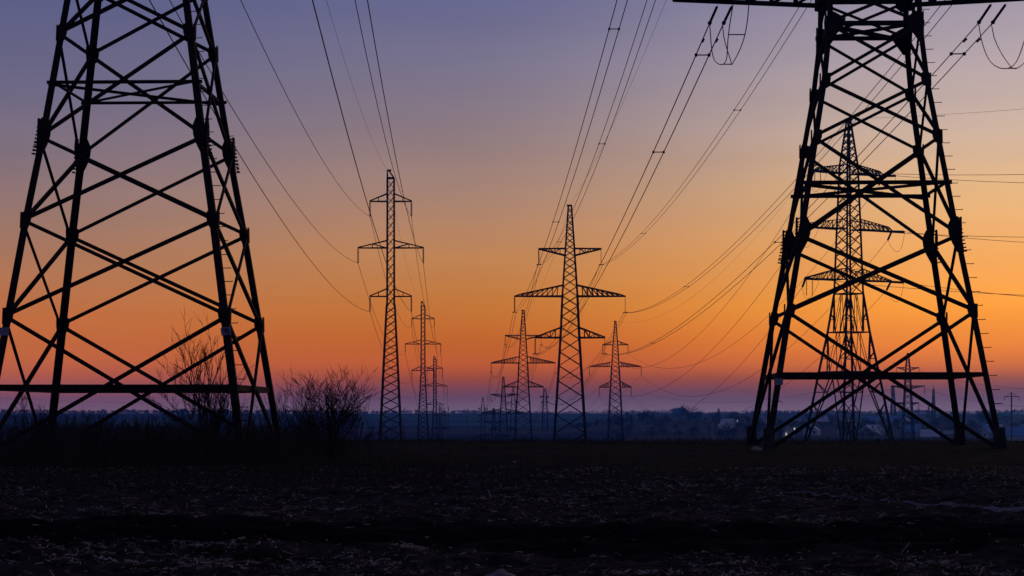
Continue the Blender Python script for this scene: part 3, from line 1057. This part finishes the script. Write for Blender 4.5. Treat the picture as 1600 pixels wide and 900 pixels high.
# right line: valley pylon up to the splay-legged angle pylon, then off to the right
for k in ('LL', 'LR', 'ML', 'MR', 'UL', 'UR'):
    tip = EK[k]
    d0 = (EH[k] - tip).normalized()
    pe = tip + V((d0.x, d0.y, -.42)).normalized() * 3.2
    cable(pe, EH[k] - V((0, 0, .1)), 15.6, 'sagging cable from splay-legged pylon to %s arm of the valley pylon' % ARMN[k], .042, 40, 'cables of the right line')
    mb = MB()
    insulator(mb, tip, pe, .2, .16, 6, .06)
    mb.build('tension_insulator', GLASS, RK)
    far = V((177, 180, tip.z))
    far += V((0, 0, 0))
    d1 = (far - tip).normalized()
    sidev = V((d1.y, -d1.x, 0)).normalized()
    pr = tip + d1 * 3.3 - V((0, 0, .3))
    cable(pr, far + sidev * (6 if k[1] == 'L' else -6), 8.2 if k[1] == 'R' else 7.2,
          'level cable from %s arm of the splay-legged pylon to the right edge' % ARMN[k], .036, 30, 'cables of the right line')
    mb = MB()
    insulator(mb, tip, pr, .24, .16, 6, .08)
    mb.build('tension_insulator', GLASS, RK)
    mb = MB()
    m_ = [pe.lerp(pr, t) - V((0, 0, 2.6 * math.sin(math.pi * t) ** .8)) + (UK if k[1] == 'R' else -UK) * (.5 * math.sin(math.pi * t)) for t in [i / 20 for i in range(21)]]
    mb.tube(m_, .03, 4)
    tag(mb.build('jumper_loop', CABLE, off=m_[10]), 'slack jumper loop under the %s arm of the splay-legged pylon' % ARMN[k], 'cable', 'jumper loops of the splay-legged pylon')
    if k in ('UL', 'LL'):
        for q in (.2, 1.4):
            mb = MB()
            a = tip + UK * q
            insulator(mb, a, a - V((0, 0, 2.9)), .14, .2, 6)
            mb.build('insulator_string', GLASS, RK)
cable(EK['G'], EH['G'], 11, 'faint earth wire from the top of the splay-legged pylon down to the valley pylon', .02, 40, 'cables of the right line', 'earth_wire')
cable(EK['G'], (177, 180, 51.5), 5.0, 'faint earth wire from the top of the splay-legged pylon to the right edge', .02, 20, 'cables of the right line', 'earth_wire')
for k in ('LL', 'LR', 'ML', 'MR', 'UL', 'UR'):
    cable(EH[k], EJ3[k], 10, 'faint cable from valley pylon to %s arm of the edge-on pylon' % ARMN[k], .034, 24, 'cables of the right line')

# ------------------------------------------------------------------ poles and masts


def utility_pole(x, ytop, Y, label, halfarm, mat, hbase=None, arm_y=None, ins=True, r=.16):
    X = (x - 800) / F * Y
    g = ground(X, Y)
    zt = CZ + (HY - ytop) / F * Y
    root = empty('utility_pole', (X, Y, g), label, 'pole')
    mb = MB()
    mb.tube([(X, Y, g - .4), (X, Y, g + (zt - g) * .5), (X, Y, zt)], [r, r * .85, r * .7], 8, True)
    mb.build('post', mat, root)
    if halfarm:
        za = CZ + (HY - arm_y) / F * Y
        mb = MB()
        mb.bar((X - halfarm, Y, za), (X + halfarm, Y, za), .12)
        for s in (-1, 1):
            mb.bar((X, Y, zt - .05), (X + s * halfarm * .75, Y, za), .06)
        mb.build('crossarm', STEEL, root)
        if ins:
            for s in (-1, 1):
                mb = MB()
                insulator(mb, (X + s * halfarm * .97, Y, za), (X + s * halfarm * .97, Y, za - .75), .09, .14, 6)
                mb.build('insulator_string', GLASS, root)
    return root, g, zt


utility_pole(1580.5, 613, 400, 'dark utility pole with drooping crossarm at the right edge', 1.42, POLE, arm_y=619.5)
utility_pole(1213, 623.5, 470, 'utility pole with short crossarm behind the left legs of the right pylon', 1.35, POLE, arm_y=627.5)
utility_pole(1110.5, 662, 520, 'left one of two slim pale posts left of the right foreground pylon', 0, PALEPOLE, r=.14)
utility_pole(1113.8, 660, 522, 'right one of two slim pale posts left of the right foreground pylon', 0, PALEPOLE, r=.14)
utility_pole(729.8, 645, 1500, 'tiny lone pole on the far field left of the distant pylons', 0, POLE, r=.35)
utility_pole(700.5, 636, 1350, 'tiny pole beside the fourth slim pylon, left of two', 0, POLE, r=.35)
utility_pole(694.5, 637.5, 1350, 'tiny pole nearest the fourth slim pylon', 0, POLE, r=.35)
utility_pole(1165.5, 640, 1800, 'tiny dark pole on the hilltop line left of the right foreground pylon', 0, POLE, r=.3)


def mast(x, ytop, Y, label, half):
    X = (x - 800) / F * Y
    g = ground(X, Y)
    zt = CZ + (HY - ytop) / F * Y
    root = empty('lattice_mast', (X, Y, g), label, 'mast')

    def P(k, z):
        h = half * (1 - .72 * (z - g) / (zt - g))
        sx, sy = ((-1, -1), (1, -1), (1, 1), (-1, 1))[k]
        return V((X + sx * h, Y + sy * h, z))
    for k in range(4):
        mb = MB(); mb.bar(P(k, g - .5), P(k, zt), .55); mb.build('leg', FARSTEEL, root)
    mb = MB()
    n = 12
    for i in range(n):
        z0, z1 = g + (zt - g) * i / n, g + (zt - g) * (i + 1) / n
        for k in range(4):
            mb.bar(P(k, z0), P((k + 1) % 4, z1), .32)
            mb.bar(P((k + 1) % 4, z0), P(k, z1), .32)
            mb.bar(P(k, z1), P((k + 1) % 4, z1), .4)
    mb.build('lattice_bracing', FARSTEEL, root, kind='stuff')
    mb = MB()
    for f_ in (.97, .75, .55):
        z = g + (zt - g) * f_
        mb.tube([(X, Y, z - 1), (X, Y, z + 1)], half * .55, 8, True)
    mb.tube([(X, Y, zt), (X, Y, zt + 4)], .2, 5, True)
    mb.build('antenna', FARSTEEL, root)


mast(1395.5, 603, 2000, 'thin lattice mast on the hill between the splay-legged pylon and the small distant pylon', 2.6)
mast(1458.6, 608, 2000, 'slender mast with dark bands on the hill right of the small distant pylon', 1.9)

# faint lines of a far circuit crossing the valley below the horizon glow
for i, (y0, y1, Y, s_) in enumerate(((632, 603, 1250, 7), (634, 624, 1250, 8), (637, 634, 1250, 8))):
    lab = ('topmost', 'middle', 'lowest')[i]
    cable(px(1418 + (17, 26, 17)[i], (579, 607.5, 633)[i], 930), px(1750, (596, 618, 634)[i], 1000), s_ * .8, '%s faint cable leaving the small distant pylon towards the right edge' % lab, .05, 24, 'faint cables along the horizon')
    cable(px(1418 - (17, 26, 17)[i], (579, 607.5, 633)[i], 930), px(1000, (611, 627, 637)[i], 1600), s_ * 1.6, '%s faint cable leaving the small distant pylon towards the valley pylon' % lab, .05, 30, 'faint cables along the horizon')
for i, y in enumerate((616, 632)):
    cable(px(640, y + 4, 1700), px(-120, y - 1, 1500), 6, '%s faint cable low across the sky behind the left foreground pylon' % ('higher', 'lower')[i], .06, 24, 'faint cables along the horizon')

# ------------------------------------------------------------------ village across the valley


def house(x, ybase, Y, w, d, h, rh, yaw, wall, roof, label, group=None, lit=False, chimney=True):
    X = (x - 800) / F * Y
    g = ground(X, Y)
    root = empty('house', (X, Y, g), label, 'house', group)
    ux, uy = V((math.cos(yaw), math.sin(yaw), 0)), V((-math.sin(yaw), math.cos(yaw), 0))
    c = V((X, Y, g))
    mb = MB()
    a = [c + ux * (i * w / 2) + uy * (j * d / 2) + V((0, 0, z)) for z in (-1.5, h) for i, j in ((-1, -1), (1, -1), (1, 1), (-1, 1))]
    r0, r1 = c - uy * (d / 2) + V((0, 0, h + rh)), c + uy * (d / 2) + V((0, 0, h + rh))
    mb.add(a + [r0, r1], [(0, 1, 5, 4), (1, 2, 6, 5), (2, 3, 7, 6), (3, 0, 4, 7), (4, 5, 8), (6, 7, 9)])
    mb.build('wall', wall, root)
    mb = MB()
    for s in (-1, 1):
        e0, e1 = c + ux * (s * (w / 2 + .5)) - uy * (d / 2 + .5) + V((0, 0, h - .35)), c + ux * (s * (w / 2 + .5)) + uy * (d / 2 + .5) + V((0, 0, h - .35))
        t0, t1 = r0 - uy * .5 + V((0, 0, .12)), r1 + uy * .5 + V((0, 0, .12))
        up = V((0, 0, .18))
        mb.add([e0, e1, t1, t0, e0 + up, e1 + up, t1 + up, t0 + up], [(0, 1, 2, 3), (4, 7, 6, 5), (0, 4, 5, 1), (1, 5, 6, 2), (2, 6, 7, 3), (3, 7, 4, 0)])
    rf = mb.build('roof', roof, root)
    if chimney:
        mb = MB()
        mb.box(c + ux * (w * .18) + uy * (d * .15) + V((0, 0, h + rh * .85)), ux * .35, uy * .35, V((0, 0, 1.0)))
        mb.build('chimney', WALLS[1], rf)
    for s in (-.26, .26):
        mb = MB()
        mb.box(c + ux * (s * w) - uy * (d / 2 + .03) + V((0, 0, h * .55)), ux * .6, uy * .05, V((0, 0, .75)))
        mb.build('window', LIT if lit and s < 0 else PANE, root)
    mb = MB()
    mb.box(c - uy * (d / 2 + .03) + V((0, 0, h + rh * .35)), ux * .45, uy * .05, V((0, 0, .5)))
    mb.build('window', PANE, root)


HL = [  # x, Y, w, d, h, roof height, yaw, wall, roof, label
    (1328, 1380, 9, 10, 3.2, 4.5, .2, 0, 'metal', 'house with bright pale gable seen between the feet of the splay-legged pylon'),
    (1358, 1230, 8, 10, 3.0, 3.8, -.5, 2, 'metal', 'house with pale slanting roof just right of the splay-legged pylon feet'),
    (1377, 1500, 11, 11, 3.2, 6, .1, 2, 'teal', 'house with steep green roof right of the splay-legged pylon'),
    (1399, 1640, 10, 12, 3.5, 4.2, 1.2, 0, 'blue', 'house with bluish roof higher up the slope beside the small distant pylon'),
    (1427, 1260, 9, 10, 3.0, 4.2, .9, 2, 'blue', 'house with blue roof at the foot of the small distant pylon'),
    (1453, 1150, 12, 9, 2.6, 3.4, 1.35, 2, 'metal', 'long low house with pale metal roof nearest the field, left of the right front foot'),
    (1592, 1150, 13, 12, 3.2, 4.5, 1.3, 0, 'blue', 'big blue-roofed house at the right edge beside the utility pole'),
    (1572, 1330, 9, 10, 3, 4, .5, 2, 'slate', 'grey house behind the utility pole at the right edge'),
    (1155, 1800, 10, 9, 3.2, 4.2, .1, 0, 'slate', 'whitish gabled house up the slope left of the right foreground pylon'),
    (1137, 1560, 11, 8, 3.5, 3.0, 1.2, 0, 'metal', 'white house lowest of the pale cluster left of the right foreground pylon'),
    (1132, 1500, 7, 7, 2.6, 2.2, .3, 0, 'metal', 'small white outbuilding at the lower left of the pale cluster'),
    (1052, 1750, 9, 8, 3, 2.6, 1.4, 2, 'slate', 'dim grey-roofed house among trees right of the valley pylon'),
    (1570, 2050, 22, 10, 4, 3, 1.57, 2, 'teal', 'long barn with greenish roof high on the slope at the right edge'),
    (1225, 1250, 9, 9, 3, 3.6, .6, 0, 'slate', 'house with lit windows behind the left legs of the right pylon'),
    (1243, 1420, 9, 9, 3, 3.6, .2, 2, 'dark', 'dark-roofed house with lit window inside the left legs of the right pylon'),
    (1268, 1300, 9, 9, 3, 3.6, -.3, 0, 'metal', 'pale-roofed house left of the splay-legged pylon feet'),
    (1300, 1700, 10, 9, 3, 4, .8, 1, 'dark', 'brick house with dark roof behind the splay-legged pylon'),
]
for i, (x, Y, w, d, h, rh, yaw, wl, rf, lab) in enumerate(HL):
    house(x, 0, Y, w, d, h, rh, yaw, WALLS[wl], ROOFS[rf], lab, None, lit=i in (13, 14, 15, 8))
hr = random.Random(21)


def house_label(x, Y):
    where = ('inside the left legs of the right pylon' if x < 1260 else 'behind the feet of the splay-legged pylon' if x < 1400 else
             'around the small distant pylon' if x < 1500 else 'between the right legs of the right pylon' if x < 1555 else 'at the right edge behind the utility pole')
    row = 'low on the slope' if Y < 1500 else 'high on the slope'
    return 'dim house %s, %s' % (row, where), 'dim houses %s, %s' % (row, where)


for i in range(34):
    x = hr.uniform(1165, 1640)
    Y = hr.choice((1240, 1340, 1450, 1580, 1720, 1880, 2060)) + hr.uniform(-30, 30)
    house(x, 0, Y, hr.uniform(7, 10), hr.uniform(8, 11), hr.uniform(2.6, 3.4), hr.uniform(2.6, 4.4), hr.uniform(-1.5, 1.5), hr.choice(WALLS),
          ROOFS[hr.choice(('slate', 'dark', 'metal', 'slate', 'blue', 'metal'))], *house_label(x, Y), chimney=hr.random() < .6)

# village and valley trees
tr = random.Random(5)


def crown_mesh(kind, i):
    r = random.Random(100 + i)
    mb = MB()
    if kind == 'conifer':
        for j in range(420):
            t = r.random() ** 1.2
            z = .12 + .88 * t
            rad = .26 * (1 - t) ** .9 * (0.5 + .6 * r.random()) * (1 + .25 * math.sin(z * 40))
            a = r.uniform(0, 2 * math.pi)
            p = V((math.cos(a) * rad, math.sin(a) * rad, z))
            o = V((math.cos(a), math.sin(a), -.45)) * .07
            q = V((-math.sin(a), math.cos(a), .1)) * .03
            mb.add([p - q, p + q, p + o], [(0, 1, 2)])
    else:
        blobs = [(V((r.uniform(-.3, .3), r.uniform(-.3, .3), r.uniform(.42, .85))), r.uniform(.12, .24)) for _ in range(9)]
        for c, s in blobs:
            mb.tube([(0, 0, .22), tuple(V((c.x * .5, c.y * .5, .3))), tuple(c)], [.018, .012, .004], 3)
            for j in range(62):
                d = V((r.gauss(0, 1), r.gauss(0, 1), r.gauss(0, .85))).normalized()
                p = c + d * (s * r.random() ** .4)
                o = (d + V((0, 0, .6)) + V((r.gauss(0, .5), r.gauss(0, .5), r.gauss(0, .5)))).normalized() * r.uniform(.05, .12)
                q = o.cross(V((r.gauss(0, 1), r.gauss(0, 1), r.gauss(0, 1)))).normalized() * r.uniform(.008, .02)
                mb.add([p - q, p + q, p + o], [(0, 1, 2)])
    return mb.mesh('crown', CONIFER if kind == 'conifer' else CROWN)


def trunk_mesh(kind):
    mb = MB()
    mb.tube([(0, 0, -.05), (.005, 0, .15), (0, .005, .35), (0, 0, .6 if kind != 'conifer' else .95)], [.03, .022, .016, .004], 6)
    return mb.mesh('trunk', BARK)


CM = {('bare', i): crown_mesh('bare', i) for i in range(5)}
CM.update({('conifer', i): crown_mesh('conifer', 10 + i) for i in range(2)})
TM = {k: trunk_mesh(k) for k in ('bare', 'conifer')}


def tree(x, Y, h, kind, label, group=None, wide=1.0):
    X = (x - 800) / F * Y
    root = empty('conifer_tree' if kind == 'conifer' else 'bare_tree', (X, Y, ground(X, Y)), label, 'tree', group)
    a = tr.uniform(0, 6.28)
    for nm, me in (('trunk', TM[kind]), ('crown', CM[(kind, tr.randrange(5 if kind == 'bare' else 2))])):
        o = bpy.data.objects.new(nm, me)
        o.parent = root
        o.scale = (h * wide, h * wide, h)
        o.rotation_euler = (0, 0, a)
        COL.objects.link(o)


tree(887.5, 1350, 13, 'conifer', 'dark conifer standing behind the foot of the tall middle pylon', wide=1.3)
tree(1123, 1700, 13, 'conifer', 'dark pointed conifer left of the pale house cluster')
tree(986, 1500, 11, 'conifer', 'dark pointed conifer right of the valley pylon')
tree(1076, 1950, 14, 'bare', 'broad rounded dark tree on the slope below the hilltop copse', wide=1.5)
tree(1451, 2100, 13, 'conifer', 'dark conifer on the hill beyond the mast at the right')


def tree_label(x, Y):
    where = ('left of the valley pylon' if x < 962 else 'between the valley pylon and the pale house cluster' if x < 1120 else 'around the left legs of the right pylon' if x < 1262 else
             'behind the splay-legged pylon' if x < 1400 else 'around the small distant pylon' if x < 1500 else 'behind the right legs of the right pylon')
    row = 'near' if Y < 1450 else 'far'
    return 'dark leafless tree on the %s slope, %s' % (row, where), 'leafless trees on the %s slope, %s' % (row, where)


for i in range(80):
    x = tr.uniform(900, 1640)
    Y = tr.choice((1130, 1200, 1290, 1380, 1480, 1600, 1740, 1900, 2100)) + tr.uniform(-40, 40)
    if 955 < x < 1165 or tr.random() < .75:
        tree(x, Y, tr.uniform(5, 10), 'bare', *tree_label(x, Y), tr.uniform(.9, 1.35))


def woodland(name, label, x0, x1, Y, hmin, hmax, n, depth, gapseed):
    r = random.Random(gapseed)
    mb = MB()
    for i in range(n):
        x = r.uniform(x0, x1)
        d = r.uniform(0, depth)
        X = (x - 800) / F * Y
        yy = Y + d
        g = ground(X, yy)
        k = .55 + .9 * float(vnoise(np.array([X / 70]), np.array([d / 300]), gapseed)[0])
        h = r.uniform(hmin, hmax) * k
        w = h * r.uniform(.35, .6)
        c = V((X, yy, g))
        for j in range(15):
            a = r.uniform(0, 6.28)
            q = r.random() ** .5 * w
            z = h * r.uniform(.15, 1) * (1 - .3 * (q / w) ** 2)
            p = c + V((math.cos(a) * q, math.sin(a) * q, z))
            e = w * r.uniform(.25, .5)
            u = V((r.gauss(0, 1), r.gauss(0, .5), r.gauss(0, .6))).normalized() * e
            v = V((r.gauss(0, .5), r.gauss(0, .5), 1)).normalized() * e * .8
            mb.add([p - u * .6, p + u * .6 - v * .2, p + v, p - u * .3 - v * .7], [(0, 1, 2), (0, 3, 1)])
        mb.tube([c, c + V((0, 0, h * .6))], [w * .06, .05], 3)
    tag(mb.build(name, CROWN), label, kind='stuff')


woodland('far_woodland', 'long dark line of woodland along the hilltop horizon', -60, 1660, 3950, 3.5, 8, 2200, 250, 3)
woodland('far_copse', 'dark rounded copse rising above the hilltop line', 1052, 1072, 3900, 13, 17, 40, 60, 4)
woodland('valley_thicket', 'dark belt of bare trees across the valley slope right of the middle', 905, 1170, 1650, 2.5, 5, 200, 600, 5)
woodland('hedge_line', 'low dark hedge along the edge of the far field on the left', -60, 760, 1695, 1.2, 2.6, 420, 25, 6)

# ------------------------------------------------------------------ bushes, saplings, weeds
def grow(mb, r, p, d, L, rad, depth, spread, up, kink=.12):
    n = 4
    pts, rr = [V(p)], [rad]
    d = V(d).normalized()
    for i in range(n):
        d = (d + V((r.gauss(0, kink), r.gauss(0, kink), r.gauss(0, kink) + up))).normalized()
        pts.append(pts[-1] + d * (L / n))
        rr.append(rad * (1 - .7 * (i + 1) / n))
    mb.tube(pts, rr, 3)
    if depth:
        k = 4 if depth > 1 else 3
        for i in range(k):
            t = r.uniform(.25, .98)
            j = min(n - 1, int(t * n))
            q = pts[j].lerp(pts[j + 1], t * n - j)
            a = r.uniform(0, 6.28)
            side = V((math.cos(a), math.sin(a), 0)) * spread
            dd = ((pts[j + 1] - pts[j]).normalized() + side).normalized()
            grow(mb, r, q, dd, L * r.uniform(.38, .62), max(.0066, rad * .55), depth - 1, spread, up, kink)


def shrub(name, label, x, Y, stems, h, fan, seed, depth=2, rad=.016, spread=.55, up=.06):
    r = random.Random(seed)
    X = (x - 800) / F * Y
    g = ground(X, Y)
    root = empty(name, (X, Y, g), label, 'shrub' if stems > 3 else 'sapling')
    for i in range(stems):
        mb = MB()
        a = r.uniform(0, 6.28)
        tl = r.random() ** .6 * fan
        d = V((math.cos(a) * tl, math.sin(a) * tl * .7, 1))
        grow(mb, r, V((X + r.gauss(0, .08), Y + r.gauss(0, .08), g - .05)), d, h * r.uniform(.75, 1.05) * (1 - .15 * tl), rad * r.uniform(.7, 1.2), depth, spread, up)
        mb.build('stem', TWIG, root)
    return root


shrub('bare_bush', 'rounded leafless bush right of the left foreground pylon', 514, 62, 30, 2.15, 1.0, 31, 3, .016, .6, .04)
shrub('bare_bush', 'loose leafless bush with long straight shoots, left of the rounded bush', 468, 60, 12, 1.75, .45, 32, 2, .014, .4, .03)
shrub('bare_sapling', 'tall leafless sapling with upright shoots standing inside the left foreground pylon', 322, 61, 5, 2.75, .16, 33, 3, .026, .42, .10)
shrub('bare_bush', 'brushy leafless bush at the foot of the tall sapling', 325, 60, 20, 2.0, .6, 34, 3, .013, .4, .05)
shrub('bare_sapling', 'leaning thin sapling at the far left edge of the picture', 22, 60, 2, 2.3, .25, 35, 2, .012, .35, .02)
shrub('bare_sapling', 'small feathery sapling left of the second leg of the left pylon', 50, 64, 2, 1.75, .12, 36, 3, .014, .6, .0)
shrub('bare_bush', 'low tangled bush under the crossed bars of the left pylon', 150, 61, 14, 1.25, .9, 37, 2, .010, .6, .0)
shrub('bare_bush', 'sparse low bush between the right legs of the left pylon', 408, 62, 8, 1.15, .6, 38, 2, .010, .5, .02)
shrub('bare_bush', 'low tangled bush between the second leg and the tall sapling', 235, 62, 12, 1.2, .9, 39, 2, .010, .6, .0)


def weeds(name, label, n, fx, fy, hmin, hmax, seed, mat, rad=.006, lean=.25, br=3):
    r = random.Random(seed)
    mb = MB()
    for i in range(n):
        Y = fy(r)
        x = fx(r, Y)
        X = (x - 800) / F * Y
        g = ground(X, Y)
        h = r.uniform(hmin, hmax) * (.5 + .9 * float(vnoise(np.array([X / 2.2]), np.array([Y / 2.5]), seed)[0]))
        a = r.uniform(0, 6.28)
        d = V((math.cos(a) * lean * r.random(), math.sin(a) * lean * r.random(), 1))
        p0 = V((X, Y, g - .03))
        p1 = p0 + d * (h * .55)
        d2 = (d + V((r.gauss(0, lean * .6), r.gauss(0, lean * .6), 0))).normalized()
        p2 = p1 + d2 * (h * .45)
        mb.tube([p0, p1, p2], [rad, rad * .8, rad * .4], 3)
        for j in range(br):
            t = r.uniform(.45, .95)
            q = p1.lerp(p2, (t - .45) / .5)
            b = r.uniform(0, 6.28)
            e = q + V((math.cos(b) * .5, math.sin(b) * .5, .8)) * h * r.uniform(.10, .22)
            mb.tube([q, e], [rad * .6, rad * .3], 3)
    tag(mb.build(name, mat), label, kind='stuff')


weeds('dry_weeds', 'thick dark dry weeds growing around the left pylon', 3800, lambda r, Y: r.uniform(-60, 470) + abs(r.gauss(0, 70)), lambda r: r.uniform(53, 84), .5, 1.2, 51, WEED, .008)
weeds('dead_grass', 'short dead grass along the edge of the field on the left', 5200, lambda r, Y: r.uniform(-40, 700) if r.random() < .8 else r.uniform(600, 1000), lambda r: r.uniform(40, 56), .12, .4, 52, WEED, .004, .5, 1)
weeds('verge_grass', 'thin short grass on the grassy strip along the crest', 9000, lambda r, Y: r.uniform(500, 1660), lambda r: r.uniform(50, 100), .03, .11, 53, WEED, .004, .7, 0)

weeds('crest_grass', 'tufts of dry grass along the crest of the field', 5200, lambda r, Y: 400 + 1300 * float(vnoise(np.array([r.uniform(0, 40)]), np.array([Y / 3]), 91)[0]) if r.random() < .6 else r.uniform(380, 1680), lambda r: r.uniform(84, 108), .04, .26, 54, WEED, .008, .5, 1)


def straw(name, label, n, seed):
    r = random.Random(seed)
    mb = MB()
    i = 0
    while i < n:
        Y = 17 + 38 * r.random() ** 1.35
        if 24.0 < Y < 30.6 and r.random() < .955:
            continue
        x = r.uniform(-30, 1640)
        X = (x - 800) / F * Y
        patch = float(vnoise(np.array([X / 1.1]), np.array([Y / 1.5]), 77)[0])
        if r.random() > .06 + 1.3 * patch ** 4:
            continue
        i += 1
        g = ground(X, Y)
        k = r.random()
        L = (r.uniform(.035, .11) if k < .8 else r.uniform(.09, .24)) * min(1, .45 + Y / 55)
        w = r.uniform(.004, .009)
        a = r.uniform(0, 6.28)
        el = r.gauss(0, .14) if r.random() < .965 else r.uniform(.2, 1.0)
        d = V((math.cos(a) * math.cos(el), math.sin(a) * math.cos(el), math.sin(el)))
        p = V((X, Y, g + w + .012 + abs(math.sin(el)) * L * .4))
        if r.random() < .5:                            # stalk
            mb.bar(p - d * L / 2, p + d * L / 2, w * 1.5)
        else:                                          # flat husk
            q = d.cross(V((r.gauss(0, .5), r.gauss(0, .5), 1))).normalized() * r.uniform(.005, .014)
            m = p + V((0, 0, r.uniform(0, .03)))
            mb.add([p - d * L / 2 - q * .4, p - d * L / 2 + q * .4, m - q, m + q, p + d * L / 2], [(0, 1, 3, 2), (2, 3, 4)])
    tag(mb.build(name, STRAW), label, kind='stuff')


straw('maize_stubble', 'scattered pale maize straw and broken stalks over the ploughed soil', 20000, 61)

for (x, Y, s, lab) in ((783, 20.9, .15, 'pale clod of earth at the bottom edge of the picture'), (1182, 74, .16, 'pale flat stone at the foot of the right pylon, left side'), (803, 58, .06, 'small pale stone on the grass strip near the middle')):
    r = random.Random(int(x))
    X = (x - 800) / F * Y
    g = ground(X, Y)
    import bmesh
    bm = bmesh.new()
    bmesh.ops.create_icosphere(bm, subdivisions=3, radius=1)
    for v in bm.verts:
        k = .75 + .5 * float(vnoise(np.array([v.co.x * 2.1 + 9]), np.array([v.co.y * 2.1 + v.co.z * 1.7]), int(x))[0])
        v.co = V((v.co.x * s * k * 1.2, v.co.y * s * k, v.co.z * s * k * (.75 if s < .4 else .3)))
    me = bpy.data.meshes.new('stone')
    bm.to_mesh(me); bm.free()
    me.materials.append(CLOD)
    o = bpy.data.objects.new('stone', me)
    o.location = (X, Y, g + s * .12)
    tag(o, lab, 'stone')
    COL.objects.link(o)

# ------------------------------------------------------------------ valley haze


def haze():
    mb = MB()
    x, y0, y1, z0, z1 = 6200.0, -90.0, 6800.0, -46.0, 56.0
    mb.box(((0), (y0 + y1) / 2, (z0 + z1) / 2), V((x, 0, 0)), V((0, (y1 - y0) / 2, 0)), V((0, 0, (z1 - z0) / 2)))
    m = bpy.data.materials.new('evening_haze')
    m.use_nodes = True
    nt = m.node_tree
    nt.nodes.remove(nt.nodes['Principled BSDF'])
    v = nt.nodes.new('ShaderNodeVolumePrincipled')
    v.inputs['Color'].default_value = (0.05, 0.24, 1.0, 1)
    v.inputs['Density'].default_value = 2.0e-4
    v.inputs['Anisotropy'].default_value = 0.7
    nt.links.new(v.outputs[0], nt.nodes['Material Output'].inputs['Volume'])
    tag(mb.build('haze', m), 'thin blue evening haze filling the valley', kind='stuff')


haze()
